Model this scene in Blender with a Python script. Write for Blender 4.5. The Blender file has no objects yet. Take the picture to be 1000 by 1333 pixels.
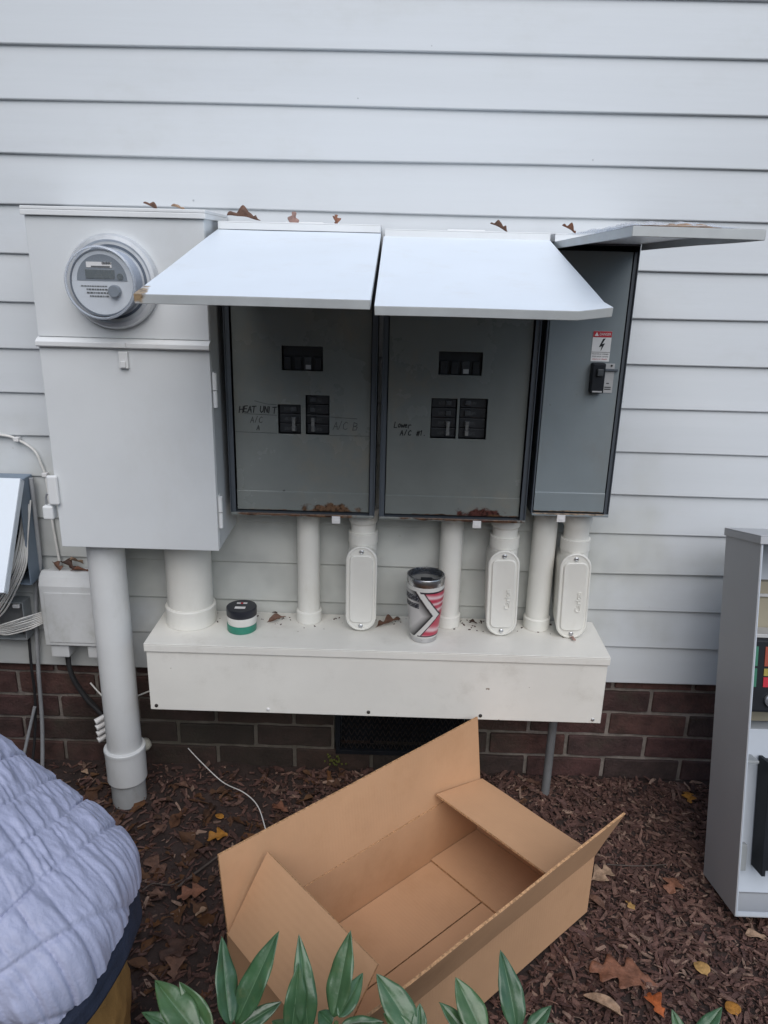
import bpy, bmesh, math, random
from math import sin, cos, pi, radians, sqrt
from mathutils import Vector, Matrix, noise

random.seed(11)
S = bpy.context.scene
COL = S.collection

# ---------------------------------------------------------------- camera, sky, sun, exposure
def cam_basis(p, y, r):
    f = Vector((sin(y)*cos(p), cos(y)*cos(p), -sin(p)))
    rt = Vector((cos(y), -sin(y), 0)); up = rt.cross(f)
    return cos(r)*rt + sin(r)*up, -sin(r)*rt + cos(r)*up, f
CAMPOS = Vector((0.1, -1.6978, 1.2885))
RT, UP, FW = cam_basis(0.3199, -0.0117, 0.025)
cd = bpy.data.cameras.new('camera'); cam = bpy.data.objects.new('camera', cd); COL.objects.link(cam)
cam.matrix_world = Matrix(((RT.x, UP.x, -FW.x, CAMPOS.x), (RT.y, UP.y, -FW.y, CAMPOS.y), (RT.z, UP.z, -FW.z, CAMPOS.z), (0, 0, 0, 1)))
cd.sensor_fit = 'VERTICAL'; cd.sensor_height = 36.0; cd.lens = 36.0*1000/1333
cd.clip_start = 0.02; cd.clip_end = 500
S.camera = cam

SUN_EL, SUN_AZ = radians(46), radians(172)       # azimuth from +Y (towards the wall), clockwise
w = bpy.data.worlds.new('World'); S.world = w; w.use_nodes = True
wn = w.node_tree.nodes; wl = w.node_tree.links
sky = wn.new('ShaderNodeTexSky'); sky.sky_type = 'NISHITA'; sky.sun_disc = False
sky.sun_elevation = SUN_EL; sky.sun_rotation = SUN_AZ
sky.air_density = 1.2; sky.dust_density = 1.0; sky.ozone_density = 1.0
wl.new(sky.outputs[0], wn['Background'].inputs[0]); wn['Background'].inputs[1].default_value = 0.09
sd = bpy.data.lights.new('sun', 'SUN'); sd.energy = 1.4; sd.angle = radians(60); sd.color = (1.0, 0.98, 0.955)
so = bpy.data.objects.new('sun', sd); COL.objects.link(so)
sdir = Vector((sin(SUN_AZ)*cos(SUN_EL), cos(SUN_AZ)*cos(SUN_EL), sin(SUN_EL)))
so.rotation_euler = sdir.to_track_quat('Z', 'Y').to_euler(); so.location = (0, -4, 6)
S.view_settings.view_transform = 'Standard'; S.view_settings.look = 'None'
S.view_settings.gamma = 1.0; S.view_settings.use_curve_mapping = False
S.view_settings.exposure = 0.76

def un(x, y, Y=None, Z=None):
    """the point of the place seen at photo pixel x, y on the plane Y= or Z= (used only to measure sizes off the photo)"""
    d = FW + RT*((x-500)/1000) - UP*((y-666.5)/1000)
    t = (Y-CAMPOS.y)/d.y if Y is not None else (Z-CAMPOS.z)/d.z
    return CAMPOS + d*t

# ---------------------------------------------------------------- materials
def pm(name, col, rough=0.5, var=0.12, vscale=9.0, bump=0.0, bscale=60.0, metal=0.0, stretch=(1, 1, 1),
       dirt_or_sheen=None, rust=(), objrand=0.0, island=None, spec=0.5, coat=0.0, sss=0.0, speck=None, trans=0.0):
    m = bpy.data.materials.new(name); m.use_nodes = True
    nt = m.node_tree; n = nt.nodes; L = nt.links; b = n['Principled BSDF']
    def mk(t, **k):
        o = n.new(t)
        for a, v in k.items(): setattr(o, a, v)
        return o
    geo = mk('ShaderNodeNewGeometry')
    mp = mk('ShaderNodeMapping'); mp.inputs['Scale'].default_value = stretch
    L.new(geo.outputs['Position'], mp.inputs['Vector'])
    nz = mk('ShaderNodeTexNoise'); nz.inputs['Scale'].default_value = vscale; nz.inputs['Detail'].default_value = 6; nz.inputs['Roughness'].default_value = 0.6
    L.new(mp.outputs[0], nz.inputs['Vector'])
    def mix(a, bb, fac, blend='MIX'):
        x = mk('ShaderNodeMix', data_type='RGBA', blend_type=blend)
        for s, v in ((x.inputs[6], a), (x.inputs[7], bb)):
            if isinstance(v, tuple): s.default_value = (*v[:3], 1)
            else: L.new(v, s)
        if isinstance(fac, (int, float)): x.inputs[0].default_value = fac
        else: L.new(fac, x.inputs[0])
        return x.outputs[2]
    def ramp(src, p0, p1, c0=0.0, c1=1.0):
        r = mk('ShaderNodeMapRange'); r.interpolation_type = 'SMOOTHSTEP'
        L.new(src, r.inputs[0]); r.inputs[1].default_value = p0; r.inputs[2].default_value = p1
        r.inputs[3].default_value = c0; r.inputs[4].default_value = c1
        return r.outputs[0]
    c = tuple(col)
    if island:
        cr = mk('ShaderNodeValToRGB'); e = cr.color_ramp.elements
        e[0].position = 0; e[0].color = (*island[0], 1); e[1].position = 1; e[1].color = (*island[-1], 1)
        for i, cc in enumerate(island[1:-1]):
            q = e.new((i+1)/(len(island)-1)); q.color = (*cc, 1)
        L.new(geo.outputs['Random Per Island'], cr.inputs[0]); c = cr.outputs[0]
    if objrand:
        oi = mk('ShaderNodeObjectInfo'); cr = mk('ShaderNodeValToRGB'); e = cr.color_ramp.elements
        pal = objrand
        e[0].color = (*pal[0], 1); e[1].color = (*pal[-1], 1)
        for i, cc in enumerate(pal[1:-1]):
            q = e.new((i+1)/(len(pal)-1)); q.color = (*cc, 1)
        L.new(oi.outputs['Random'], cr.inputs[0]); c = cr.outputs[0]
    if var:
        f = ramp(nz.outputs['Fac'], 0.25, 0.75)
        lo = mk('ShaderNodeMix', data_type='RGBA', blend_type='MULTIPLY'); lo.inputs[0].default_value = 1
        if isinstance(c, tuple): lo.inputs[6].default_value = (*c, 1)
        else: L.new(c, lo.inputs[6])
        k = mk('ShaderNodeMapRange'); L.new(f, k.inputs[0]); k.inputs[3].default_value = 1-var; k.inputs[4].default_value = 1+var*0.5
        L.new(k.outputs[0], lo.inputs[7]); c = lo.outputs[2]
    if dirt_or_sheen:
        dc, amt, ds, st = dirt_or_sheen
        mp2 = mk('ShaderNodeMapping'); mp2.inputs['Scale'].default_value = st; L.new(geo.outputs['Position'], mp2.inputs[0])
        n2 = mk('ShaderNodeTexNoise'); n2.inputs['Scale'].default_value = ds; n2.inputs['Detail'].default_value = 8; n2.inputs['Roughness'].default_value = 0.7
        L.new(mp2.outputs[0], n2.inputs['Vector'])
        c = mix(c, dc, ramp(n2.outputs['Fac'], 0.5, 0.78, 0, amt))
    if speck:
        scol, ssc, thr = speck
        vo = mk('ShaderNodeTexNoise'); vo.inputs['Scale'].default_value = ssc; vo.inputs['Detail'].default_value = 2
        L.new(geo.outputs['Position'], vo.inputs['Vector'])
        c = mix(c, scol, ramp(vo.outputs['Fac'], thr, thr+0.03, 0, 0.8))
    rsum = None
    for (px, py, pz, sx, sz, rc, *am) in rust:
        sub = mk('ShaderNodeVectorMath', operation='SUBTRACT'); L.new(geo.outputs['Position'], sub.inputs[0]); sub.inputs[1].default_value = (px, py, pz)
        dv = mk('ShaderNodeVectorMath', operation='DIVIDE'); L.new(sub.outputs[0], dv.inputs[0]); dv.inputs[1].default_value = (sx, 0.2, sz)
        ln = mk('ShaderNodeVectorMath', operation='LENGTH'); L.new(dv.outputs[0], ln.inputs[0])
        n3 = mk('ShaderNodeTexNoise'); n3.inputs['Scale'].default_value = 7 if am else 55; n3.inputs['Detail'].default_value = 6; L.new(geo.outputs['Position'], n3.inputs['Vector'])
        ad = mk('ShaderNodeMath', operation='MULTIPLY_ADD'); L.new(n3.outputs['Fac'], ad.inputs[0]); ad.inputs[1].default_value = 1.6; L.new(ln.outputs['Value'], ad.inputs[2])
        fac = ramp(ad.outputs[0], 1.45, 1.75 + (.6 if am else 0), am[0] if am else 1, 0)
        n4 = mk('ShaderNodeTexNoise'); n4.inputs['Scale'].default_value = 12 if am else 140; L.new(geo.outputs['Position'], n4.inputs['Vector'])
        rcol = mix(rc, tuple((.8 if am else .35)*x for x in rc), ramp(n4.outputs['Fac'], .4, .65))
        c = mix(c, rcol, fac)
    if isinstance(c, tuple): b.inputs['Base Color'].default_value = (*c, 1)
    else: L.new(c, b.inputs['Base Color'])
    b.inputs['Metallic'].default_value = metal
    rr = mk('ShaderNodeMapRange'); L.new(nz.outputs['Fac'], rr.inputs[0]); rr.inputs[3].default_value = max(rough-0.08, .02); rr.inputs[4].default_value = min(rough+0.12, 1)
    L.new(rr.outputs[0], b.inputs['Roughness'])
    b.inputs['Specular IOR Level'].default_value = spec
    b.inputs['Coat Weight'].default_value = coat
    if sss:
        b.inputs['Subsurface Weight'].default_value = sss; b.inputs['Subsurface Radius'].default_value = (0.01, 0.005, 0.003)
    if trans: b.inputs['Transmission Weight'].default_value = trans
    if bump:
        bn = mk('ShaderNodeTexNoise'); bn.inputs['Scale'].default_value = bscale; bn.inputs['Detail'].default_value = 5
        L.new(mp.outputs[0], bn.inputs['Vector'])
        bp = mk('ShaderNodeBump'); bp.inputs['Strength'].default_value = bump; bp.inputs['Distance'].default_value = 0.004
        L.new(bn.outputs['Fac'], bp.inputs['Height']); L.new(bp.outputs[0], b.inputs['Normal'])
    return m

def glass_mat(name, col, alpha, rough):
    m = bpy.data.materials.new(name); m.use_nodes = True
    nt = m.node_tree; b = nt.nodes['Principled BSDF']; out = nt.nodes['Material Output']
    b.inputs['Base Color'].default_value = (*col, 1); b.inputs['Roughness'].default_value = rough; b.inputs['Specular IOR Level'].default_value = .8
    tr = nt.nodes.new('ShaderNodeBsdfTransparent'); mx = nt.nodes.new('ShaderNodeMixShader'); nz = nt.nodes.new('ShaderNodeTexNoise'); nz.inputs['Scale'].default_value = 40
    mr = nt.nodes.new('ShaderNodeMapRange'); mr.inputs[3].default_value = alpha*.7; mr.inputs[4].default_value = alpha*1.3
    nt.links.new(nz.outputs['Fac'], mr.inputs[0]); nt.links.new(mr.outputs[0], mx.inputs[0])
    nt.links.new(tr.outputs[0], mx.inputs[1]); nt.links.new(b.outputs[0], mx.inputs[2]); nt.links.new(mx.outputs[0], out.inputs['Surface'])
    return m
RUSTC = (0.11, 0.055, 0.03)
M = {}
M['siding'] = pm('painted siding', (0.585, 0.61, 0.63), .48, .05, 4, .05, 60, stretch=(.12, 1, 2.2), dirt_or_sheen=((.42, .42, .38), .30, 4, (.6, 1, 1.2)), speck=((.40, .40, .38), 38, .785), rust=[(.05, 0, .62, .60, .26, (.47, .475, .425), .70), (-.75, 0, .5, .35, .30, (.47, .475, .435), .55)])  # rust list here holds greyer green patches on the lower boards
M['nail'] = pm('painted nail', (.46, .48, .50), .5, .3, 80)
M['brick'] = pm('brick', (0.2, .08, .06), .85, .45, 30, .7, 140, objrand=[(.088, .040, .037), (.062, .033, .031), (.108, .050, .042), (.050, .033, .030), (.083, .044, .042)], dirt_or_sheen=((.055, .052, .036), .85, 5, (1, 1, 1)), rust=[(-.15, .03, .08, .55, .15, (.026, .023, .016), .70)])  # rust entry is an olive dark patch on the bricks below the trough
M['mortar'] = pm('mortar', (0.26, .225, .20), .95, .40, 25, .6, 160, dirt_or_sheen=((.09, .085, .06), .85, 6, (1, 1, 1)), rust=[(-.15, .03, .08, .55, .15, (.050, .047, .030), .62)])  # same olive dark patch carried over the mortar
M['white_metal'] = pm('white enamel', (0.70, 0.71, 0.71), .38, .05, 4, .03, 200, dirt_or_sheen=((.48, .47, .42), .30, 7, (1, 1, .5)))
M['meter_metal'] = pm('meter cabinet enamel', (0.63, 0.65, 0.66), .42, .06, 3.5, .03, 240, dirt_or_sheen=((.48, .47, .43), .25, 5, (1, 1, .6)))
M['trough_metal'] = pm('trough enamel', (0.73, 0.715, 0.665), .40, .06, 5, .03, 200, dirt_or_sheen=((.40, .37, .31), .38, 9, (1, 1, 1)), speck=((.2, .15, .1), 55, .76))
M['lid_metal'] = pm('lid enamel', (0.70, 0.76, 0.82), .36, .04, 4, .02, 200, dirt_or_sheen=((.58, .58, .56), .28, 12, (1, 1, 1)), rust=[(-.250, -.64, 1.232, .014, .012, (.34, .24, .14))])
M['lid_edge'] = pm('shaded worn lid edge', (0.46, 0.48, 0.48), .45, .12, 14, .02, 200, dirt_or_sheen=((.34, .31, .26), .5, 16, (1, 1, 1)), rust=[(-.250, -.64, 1.232, .014, .012, (.34, .24, .14))])  # greyer copy of lid enamel: shade of the lips in the colour, plus wear
M['grey_metal'] = pm('panel grey enamel', (0.28, 0.30, 0.31), .42, .10, 6, .02, 200, dirt_or_sheen=((.12, .11, .10), .4, 8, (1, 1, .6)))
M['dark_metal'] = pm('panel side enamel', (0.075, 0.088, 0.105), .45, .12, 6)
M['deadfront'] = pm('dead front enamel', (0.185, 0.20, 0.19), .24, .14, 5, .02, 90, dirt_or_sheen=((.26, .22, .16), .60, 7, (1, 1, .8)),  # tan blotches paint reflections into the enamel, along with grime
    rust=[(-.04, -.1, .757, .075, .020, (.15, .085, .05)), (.29, -.1, .758, .062, .022, (.085, .030, .024)), (-.15, -.1, .755, .12, .005, RUSTC), (.2, -.1, .755, .12, .005, RUSTC), (.34, -.1, .754, .05, .008, RUSTC)],
    speck=((.06, .06, .055), 46, .77))
M['deadfront3'] = pm('disconnect front enamel', (0.225, 0.26, 0.275), .33, .10, 5, .02, 90, dirt_or_sheen=((.20, .19, .17), .4, 7, (1, 1, .5)),
    rust=[(.48, -.11, .775, .1, .004, (.3, .22, .15))], speck=((.10, .10, .09), 46, .77))
M['pvc'] = pm('white pvc', (0.72, 0.71, 0.66), .42, .06, 7, .05, 30, dirt_or_sheen=((.52, .49, .41), .45, 9, (1, 1, .4)))
M['pvc_cool'] = pm('hazy white pvc', (0.67, 0.68, 0.675), .45, .06, 7, .05, 30, dirt_or_sheen=((.46, .45, .42), .4, 9, (1, 1, .4)))  # greyer copy of the pvc, lens haze tinted into the colour
M['pvc_grey'] = pm('grey pvc', (0.42, 0.43, 0.43), .5, .12, 12, dirt_or_sheen=((.2, .18, .15), .6, 14, (1, 1, .6)))
M['galv'] = pm('galvanised conduit', (0.22, 0.225, 0.23), .5, .2, 14, metal=.3)
M['black'] = pm('black plastic', (0.012, 0.014, 0.018), .55, .2, 20, spec=.25)
M['breaker'] = pm('breaker plastic', (0.014, 0.016, 0.02), .45, .3, 40)
M['breaker_mark'] = pm('worn breaker print', (.045, .048, .052), .5, .9, 300)
M['handle_grey'] = pm('grey handle tie', (.17, .17, .165), .5, .5, 200)
M['handle'] = pm('breaker handle', (0.05, 0.055, 0.06), .4, .3, 60)
M['label_white'] = pm('printed white', (0.72, 0.71, 0.70), .5, .08, 20)
M['label_grey'] = pm('grey label', (0.42, 0.42, 0.42), .4, .1, 30)
M['label_red'] = pm('printed red', (0.45, 0.02, 0.035), .5, .08, 20)
M['ink'] = pm('marker ink', (0.010, 0.010, 0.012), .6, .3, 90)
M['ink_faint'] = pm('faded marker ink', (0.06, 0.064, 0.064), .6, .4, 90)
M['screw'] = pm('screw steel', (0.55, 0.56, 0.57), .35, .2, 60, metal=.8)
M['screw_dark'] = pm('dark screw', (0.03, 0.025, 0.022), .5, .2, 60)
M['steel'] = pm('brushed steel', (0.62, 0.62, 0.63), .27, .1, 40, metal=1.0)
M['card'] = pm('corrugated cardboard', (0.545, 0.322, 0.182), .82, .08, 5, .10, 60, stretch=(1, 1, 1), dirt_or_sheen=((.44, .245, .125), .50, 7, (1, 1, 1)), spec=.25)
M['card_edge'] = pm('cardboard edge', (0.50, 0.29, 0.15), .9, .55, 220, .4, 260, spec=.2)
M['cab'] = pm('grey cabinet paint', (0.38, 0.39, 0.405), .45, .04, 6, .03, 300)
M['cab_in'] = pm('cabinet inside paint', (0.46, 0.50, 0.55), .42, .04, 6)
M['manila'] = pm('manila board', (0.27, 0.245, 0.18), .8, .08, 10)
M['green_label'] = pm('green label', (0.035, 0.16, 0.10), .5, .1, 60)
M['red_label'] = pm('red orange label', (0.28, 0.055, 0.03), .5, .1, 60)
M['yellow_label'] = pm('yellow label', (0.30, 0.24, 0.05), .5, .1, 60)
M['jacket'] = pm('lavender grey quilted nylon', (0.34, 0.36, 0.485), .50, .10, 30, .25, 260, spec=.4)
M['shirt'] = pm('navy knit', (0.025, 0.032, 0.055), .85, .2, 40, .4, 300, spec=.2)
M['trouser'] = pm('tan canvas', (0.30, 0.175, 0.06), .85, .22, 24, .4, 400, spec=.2, dirt_or_sheen=((.14, .08, .035), .5, 8, (1, 1, 1)))
M['skin'] = pm('skin', (0.50, 0.31, 0.23), .5, .1, 30, sss=.1)
M['hair'] = pm('hair', (0.05, 0.03, 0.02), .6, .3, 60)
M['boot'] = pm('boot leather', (0.10, 0.055, 0.03), .6, .25, 30, .3, 120)
M['soil'] = pm('damp soil', (0.040, 0.025, 0.021), .95, .5, 14, 1.0, 90)
M['mulch'] = pm('mulch chips', (0.05, 0.03, 0.025), .8, .45, 70, .5, 300, island=[(0.044, 0.023, 0.019), (0.111, 0.057, 0.047), (0.077, 0.040, 0.032), (0.151, 0.080, 0.062), (0.096, 0.053, 0.047), (0.200, 0.117, 0.090), (0.071, 0.038, 0.031), (0.124, 0.064, 0.051), (0.083, 0.046, 0.038), (0.311, 0.208, 0.156)], spec=.3)
LEAFPAL = [(.13, .055, .025), (.09, .045, .025), (.17, .075, .03), (.07, .038, .024), (.12, .06, .035), (.20, .10, .045)]
M['litter'] = pm('dead leaf litter', (.1, .05, .03), .75, .4, 40, .4, 120, island=[tuple(.8*x for x in c) for c in LEAFPAL], spec=.3)
def leafmat(n, c): return pm(n, c, .6, .45, 60, .5, 160, spec=.35, dirt_or_sheen=((c[0]*.4, c[1]*.4, c[2]*.4), .6, 50, (1, 1, 1)))
M['leaf_brown'] = leafmat('brown leaf', (.15, .080, .055)); M['leaf_rust'] = leafmat('rust leaf', (.21, .092, .055))
M['leaf_orange'] = leafmat('orange leaf', (.42, .11, .03)); M['leaf_yellow'] = leafmat('yellow leaf', (.42, .25, .09))
M['leaf_gold'] = leafmat('golden leaf', (.38, .17, .03)); M['leaf_tan'] = leafmat('tan leaf', (.36, .24, .16))
M['leaf_dark'] = leafmat('dark leaf', (.07, .036, .026)); M['leaf_pink'] = leafmat('pinkish leaf', (.32, .20, .17))
M['wood_leaf'] = pm('woodland foliage', (.06, .07, .03), .8, .4, 4, island=[(.05, .08, .025), (.09, .07, .03), (.04, .06, .025), (.12, .075, .03), (.06, .085, .03)])
M['stem'] = pm('green stem', (.09, .14, .05), .5, .2, 30)
M['twig'] = pm('twig bark', (.09, .07, .06), .85, .3, 60, .5, 200)
M['white_wire'] = pm('white cable', (0.68, 0.67, 0.64), .45, .15, 30)
M['grey_wire'] = pm('grey cable', (0.33, 0.34, 0.35), .5, .15, 30)
M['black_wire'] = pm('black cable', (0.03, 0.03, 0.032), .5, .15, 30)
M['nid'] = pm('grey white plastic', (0.56, 0.57, 0.57), .5, .07, 8, dirt_or_sheen=((.30, .30, .25), .5, 12, (1, 1, .7)))
M['nid_in'] = pm('blue grey plastic', (0.19, 0.24, 0.30), .5, .1, 12)
M['tape_black'] = pm('black vinyl tape', (.02, .022, .03), .35, .1, 40)
M['tape_white'] = pm('white vinyl tape', (.70, .69, .65), .35, .05, 40)
M['tape_green'] = pm('green vinyl tape', (.03, .22, .15), .35, .1, 40)
M['lcd'] = pm('display', (.085, .10, .105), .25, .05, 40)
M['meter_dark'] = pm('meter grey plate', (.17, .195, .225), .4, .05, 40)
M['meter_white'] = pm('meter face', (.52, .55, .585), .45, .05, 30)
M['meter_body'] = pm('meter drum', (.40, .45, .53), .35, .1, 20)
M['meter_shadow_gap'] = pm('dark gasket', (.10, .12, .15), .5, .1, 30)
M['meter_bezel'] = glass_mat('clear bezel', (.62, .67, .74), .40, .05)
M['alu'] = pm('aluminium ring', (.68, .70, .72), .38, .1, 30, metal=.5)
M['foam'] = pm('foam sealant', (.5, .48, .40), .9, .3, 40, .6, 120)
M['moss'] = pm('moss', (.10, .11, .02), .95, .3, 60, .6, 200)

M['glass'] = glass_mat('clear cover', (.7, .75, .8), .07, .04)
M['clear_lid'] = glass_mat('smoky clear lid', (.05, .055, .065), .55, .08)
M['plastic_film'] = glass_mat('clear plastic film', (.72, .75, .80), .45, .18)

def add_flutes(m, d):
    nt = m.node_tree; n = nt.nodes; L = nt.links; b = n['Principled BSDF']; bp = [x for x in n if x.type == 'BUMP'][0]
    g = n.new('ShaderNodeNewGeometry'); dt = n.new('ShaderNodeVectorMath'); dt.operation = 'DOT_PRODUCT'; L.new(g.outputs['Position'], dt.inputs[0]); dt.inputs[1].default_value = d
    ml = n.new('ShaderNodeMath'); ml.operation = 'MULTIPLY'; L.new(dt.outputs['Value'], ml.inputs[0]); ml.inputs[1].default_value = 2*pi/.0075
    sn = n.new('ShaderNodeMath'); sn.operation = 'SINE'; L.new(ml.outputs[0], sn.inputs[0])
    b2 = n.new('ShaderNodeBump'); b2.inputs['Strength'].default_value = .045; b2.inputs['Distance'].default_value = .0012
    L.new(sn.outputs[0], b2.inputs['Height']); L.new(bp.outputs[0], b2.inputs['Normal']); L.new(b2.outputs[0], b.inputs['Normal'])
add_flutes(M['card'], (-.7385, -.6743, 0))
def green_leaf():
    m = pm('glossy evergreen leaf', (.05, .115, .05), .33, .30, 18, .25, 60, dirt_or_sheen=((.10, .10, .035), .45, 55, (1, 1, 1)), objrand=[(.042, .104, .044), (.056, .122, .052), (.035, .088, .040), (.066, .134, .050)], spec=.6)
    return m
M['green'] = green_leaf()
M['vein'] = pm('leaf midrib', (.078, .150, .075), .5, .1, 30)

# ---------------------------------------------------------------- mesh helpers
ORG = {}
def frame(o, x, y, z):
    return Matrix(((x[0], y[0], z[0], o[0]), (x[1], y[1], z[1], o[1]), (x[2], y[2], z[2], o[2]), (0, 0, 0, 1)))
class MB:
    def __init__(s, M=None): s.v = []; s.f = []; s.fm = []; s.M = M or Matrix.Identity(4); s.mi = 0
    def add(s, vs, fs):
        o = len(s.v); s.v += [s.M @ Vector(v) for v in vs]
        for f in fs: s.f.append(tuple(i+o for i in f)); s.fm.append(s.mi)
    def box(s, x0, x1, y0, y1, z0, z1):
        s.add([(x, y, z) for x in (x0, x1) for y in (y0, y1) for z in (z0, z1)],
              [(0, 1, 3, 2), (4, 6, 7, 5), (0, 4, 5, 1), (2, 3, 7, 6), (0, 2, 6, 4), (1, 5, 7, 3)]); return s
    def ring_loft(s, rings, cap=True, closed=True):
        n = len(rings[0]); vs = [v for r in rings for v in r]; fs = []
        for i in range(len(rings)-1):
            for k in range(n if closed else n-1):
                a = i*n+k; b = i*n+(k+1) % n; fs.append((a, b, b+n, a+n))
        if cap: fs.append(tuple(range(n))); fs.append(tuple(range((len(rings)-1)*n, len(rings)*n)))
        s.add(vs, fs); return s
    def lathe(s, prof, o=(0, 0, 0), ax=(0, 0, 1), n=32, cap=True):
        a = Vector(ax).normalized(); t = Vector((1, 0, 0)) if abs(a.x) < .9 else Vector((0, 1, 0))
        x = (t - a*t.dot(a)).normalized(); y = a.cross(x); o = Vector(o)
        return s.ring_loft([[o + a*h + (x*cos(2*pi*k/n) + y*sin(2*pi*k/n))*r for k in range(n)] for r, h in prof], cap)
    def cyl(s, p0, p1, r, r1=None, n=20):
        p0 = Vector(p0); p1 = Vector(p1); d = p1-p0
        return s.lathe([(r, 0), (r if r1 is None else r1, d.length)], p0, d, n)
    def tube(s, pts, r, n=8, sub=6):
        P = spline(pts, sub) if sub else [Vector(p) for p in pts]
        rings = []; nn = None
        for i, p in enumerate(P):
            t = (P[min(i+1, len(P)-1)] - P[max(i-1, 0)]).normalized()
            if nn is None: nn = t.orthogonal().normalized()
            nn = (nn - t*nn.dot(t)).normalized(); bb = t.cross(nn)
            rr = r(i/(len(P)-1)) if callable(r) else r
            rings.append([p + (nn*cos(2*pi*k/n) + bb*sin(2*pi*k/n))*rr for k in range(n)])
        return s.ring_loft(rings)
    def prism(s, poly, vec):
        n = len(poly); P = [Vector(p) for p in poly]; vec = Vector(vec)
        s.add(P + [p+vec for p in P], [tuple(range(n)), tuple(range(n, 2*n))] + [(i, (i+1) % n, (i+1) % n+n, i+n) for i in range(n)]); return s
    def grid(s, nu, nv, fn, cu=False):
        vs = [fn(i/(nu if cu else nu-1), j/(nv-1)) for j in range(nv) for i in range(nu)]
        fs = []
        for j in range(nv-1):
            for i in range(nu if cu else nu-1):
                a = j*nu+i; b = j*nu+(i+1) % nu; fs.append((a, b, b+nu, a+nu))
        s.add(vs, fs); return s
    def build(s, name, mat, parent=None, smooth=None, bevel=0, seg=2, loc=None, recalc=True, solid=0, subd=0):
        org = ORG.get(parent.name, Vector((0, 0, 0))) if parent else Vector(loc or (0, 0, 0))
        me = bpy.data.meshes.new(name)
        me.from_pydata([tuple(v-org) for v in s.v], [], s.f)
        mats = mat if isinstance(mat, (list, tuple)) else [mat]
        for m in mats: me.materials.append(M[m] if isinstance(m, str) else m)
        if len(mats) > 1: me.polygons.foreach_set('material_index', s.fm)
        if recalc:
            bm = bmesh.new(); bm.from_mesh(me); bmesh.ops.recalc_face_normals(bm, faces=bm.faces); bm.to_mesh(me); bm.free()
        if smooth is not None:
            me.polygons.foreach_set('use_smooth', [True]*len(me.polygons)); me.set_sharp_from_angle(angle=radians(smooth))
        me.update()
        return link(name, me, parent, org, bevel, seg, loc, solid, subd)
def link(name, me, parent=None, org=None, bevel=0, seg=2, loc=None, solid=0, subd=0):
    o = bpy.data.objects.new(name, me); COL.objects.link(o)
    if parent: o.parent = parent; ORG[o.name] = ORG[parent.name]
    else: o.location = loc or (0, 0, 0); ORG[o.name] = Vector(loc or (0, 0, 0))
    if solid: md = o.modifiers.new('s', 'SOLIDIFY'); md.thickness = solid; md.offset = 0
    if bevel: md = o.modifiers.new('b', 'BEVEL'); md.width = bevel; md.segments = seg; md.limit_method = 'ANGLE'; md.angle_limit = radians(35); md.harden_normals = False
    if subd: md = o.modifiers.new('d', 'SUBSURF'); md.levels = subd; md.render_levels = subd
    return o
def spline(pts, k):
    P = [Vector(p) for p in pts]
    if len(P) < 3: return [P[0].lerp(P[1], i/k) for i in range(k+1)]
    out = []
    for i in range(len(P)-1):
        a = P[max(i-1, 0)]; b = P[i]; c = P[i+1]; d = P[min(i+2, len(P)-1)]
        for j in range(k):
            t = j/k; out.append(.5*((2*b) + (c-a)*t + (2*a-5*b+4*c-d)*t*t + (3*b-a-3*c+d)*t**3))
    return out + [P[-1]]
def tag(o, label=None, cat=None, group=None, kind=None):
    for k, v in (('label', label), ('category', cat), ('group', group), ('kind', kind)):
        if v: o[k] = v
    return o
def thing(name, label, cat, loc, group=None, rot=None, local=False):
    o = bpy.data.objects.new(name, None); COL.objects.link(o); o.location = loc; o.empty_display_size = .05
    if rot: o.rotation_euler = rot
    ORG[o.name] = Vector((0, 0, 0)) if local else Vector(loc)
    return tag(o, label, cat, group)
def text_mesh(txt, size, ext=.0002):
    c = bpy.data.curves.new('t', 'FONT'); c.body = txt; c.size = size; c.extrude = ext; c.align_x = 'CENTER'; c.align_y = 'CENTER'; c.resolution_u = 3
    o = bpy.data.objects.new('t', c); COL.objects.link(o); bpy.context.view_layer.update()
    me = bpy.data.meshes.new_from_object(o.evaluated_get(bpy.context.evaluated_depsgraph_get()))
    bpy.data.objects.remove(o); bpy.data.curves.remove(c); return me
def text(name, txt, size, Mx, mat, parent, ext=.0002, sx=1.0, fit=None):
    me = text_mesh(txt, size, ext)
    if fit and me.vertices:
        w_ = max(v.co.x for v in me.vertices)-min(v.co.x for v in me.vertices); sx = fit/w_
    Mx = Matrix.Translation(-ORG[parent.name]) @ Mx @ Matrix.Diagonal((sx, 1, 1, 1))
    me.transform(Mx); me.materials.clear(); me.materials.append(M[mat]); me.name = name
    return link(name, me, parent)
def wallframe(x, y, z): return frame((x, y, z), (1, 0, 0), (0, 0, 1), (0, -1, 0))   # local x right, y up, z towards the camera side

# ================================================================ SETTING: ground
def gz(x, y):
    b = .010*noise.noise((x*5, y*5, .3)) + .006*noise.noise((x*14, y*14, 2.1))
    b += -.020*max(0, min(1, (-.10-y)/.25)) * max(0, min(1, (.2-x)/.5))
    return b - .004
def axis(lo, hi, a, b, step):
    r = []; x = a
    while x < b: r.append(x); x += step
    r.append(b); q = .05; x = a; L_ = []
    while x > lo: x -= q; L_.append(max(x, lo)); q *= 1.5
    q = .05; x = b; R_ = []
    while x < hi: x += q; R_.append(min(x, hi)); q *= 1.5
    return L_[::-1] + r + R_
gx = axis(-60, 60, -1.6, 1.7, .022); gy = axis(-90, .2, -1.7, .06, .022)
mb = MB(); nx = len(gx)
mb.add([(x, y, gz(x, y)) for y in gy for x in gx], [(j*nx+i, j*nx+i+1, (j+1)*nx+i+1, (j+1)*nx+i) for j in range(len(gy)-1) for i in range(nx-1)])
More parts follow.
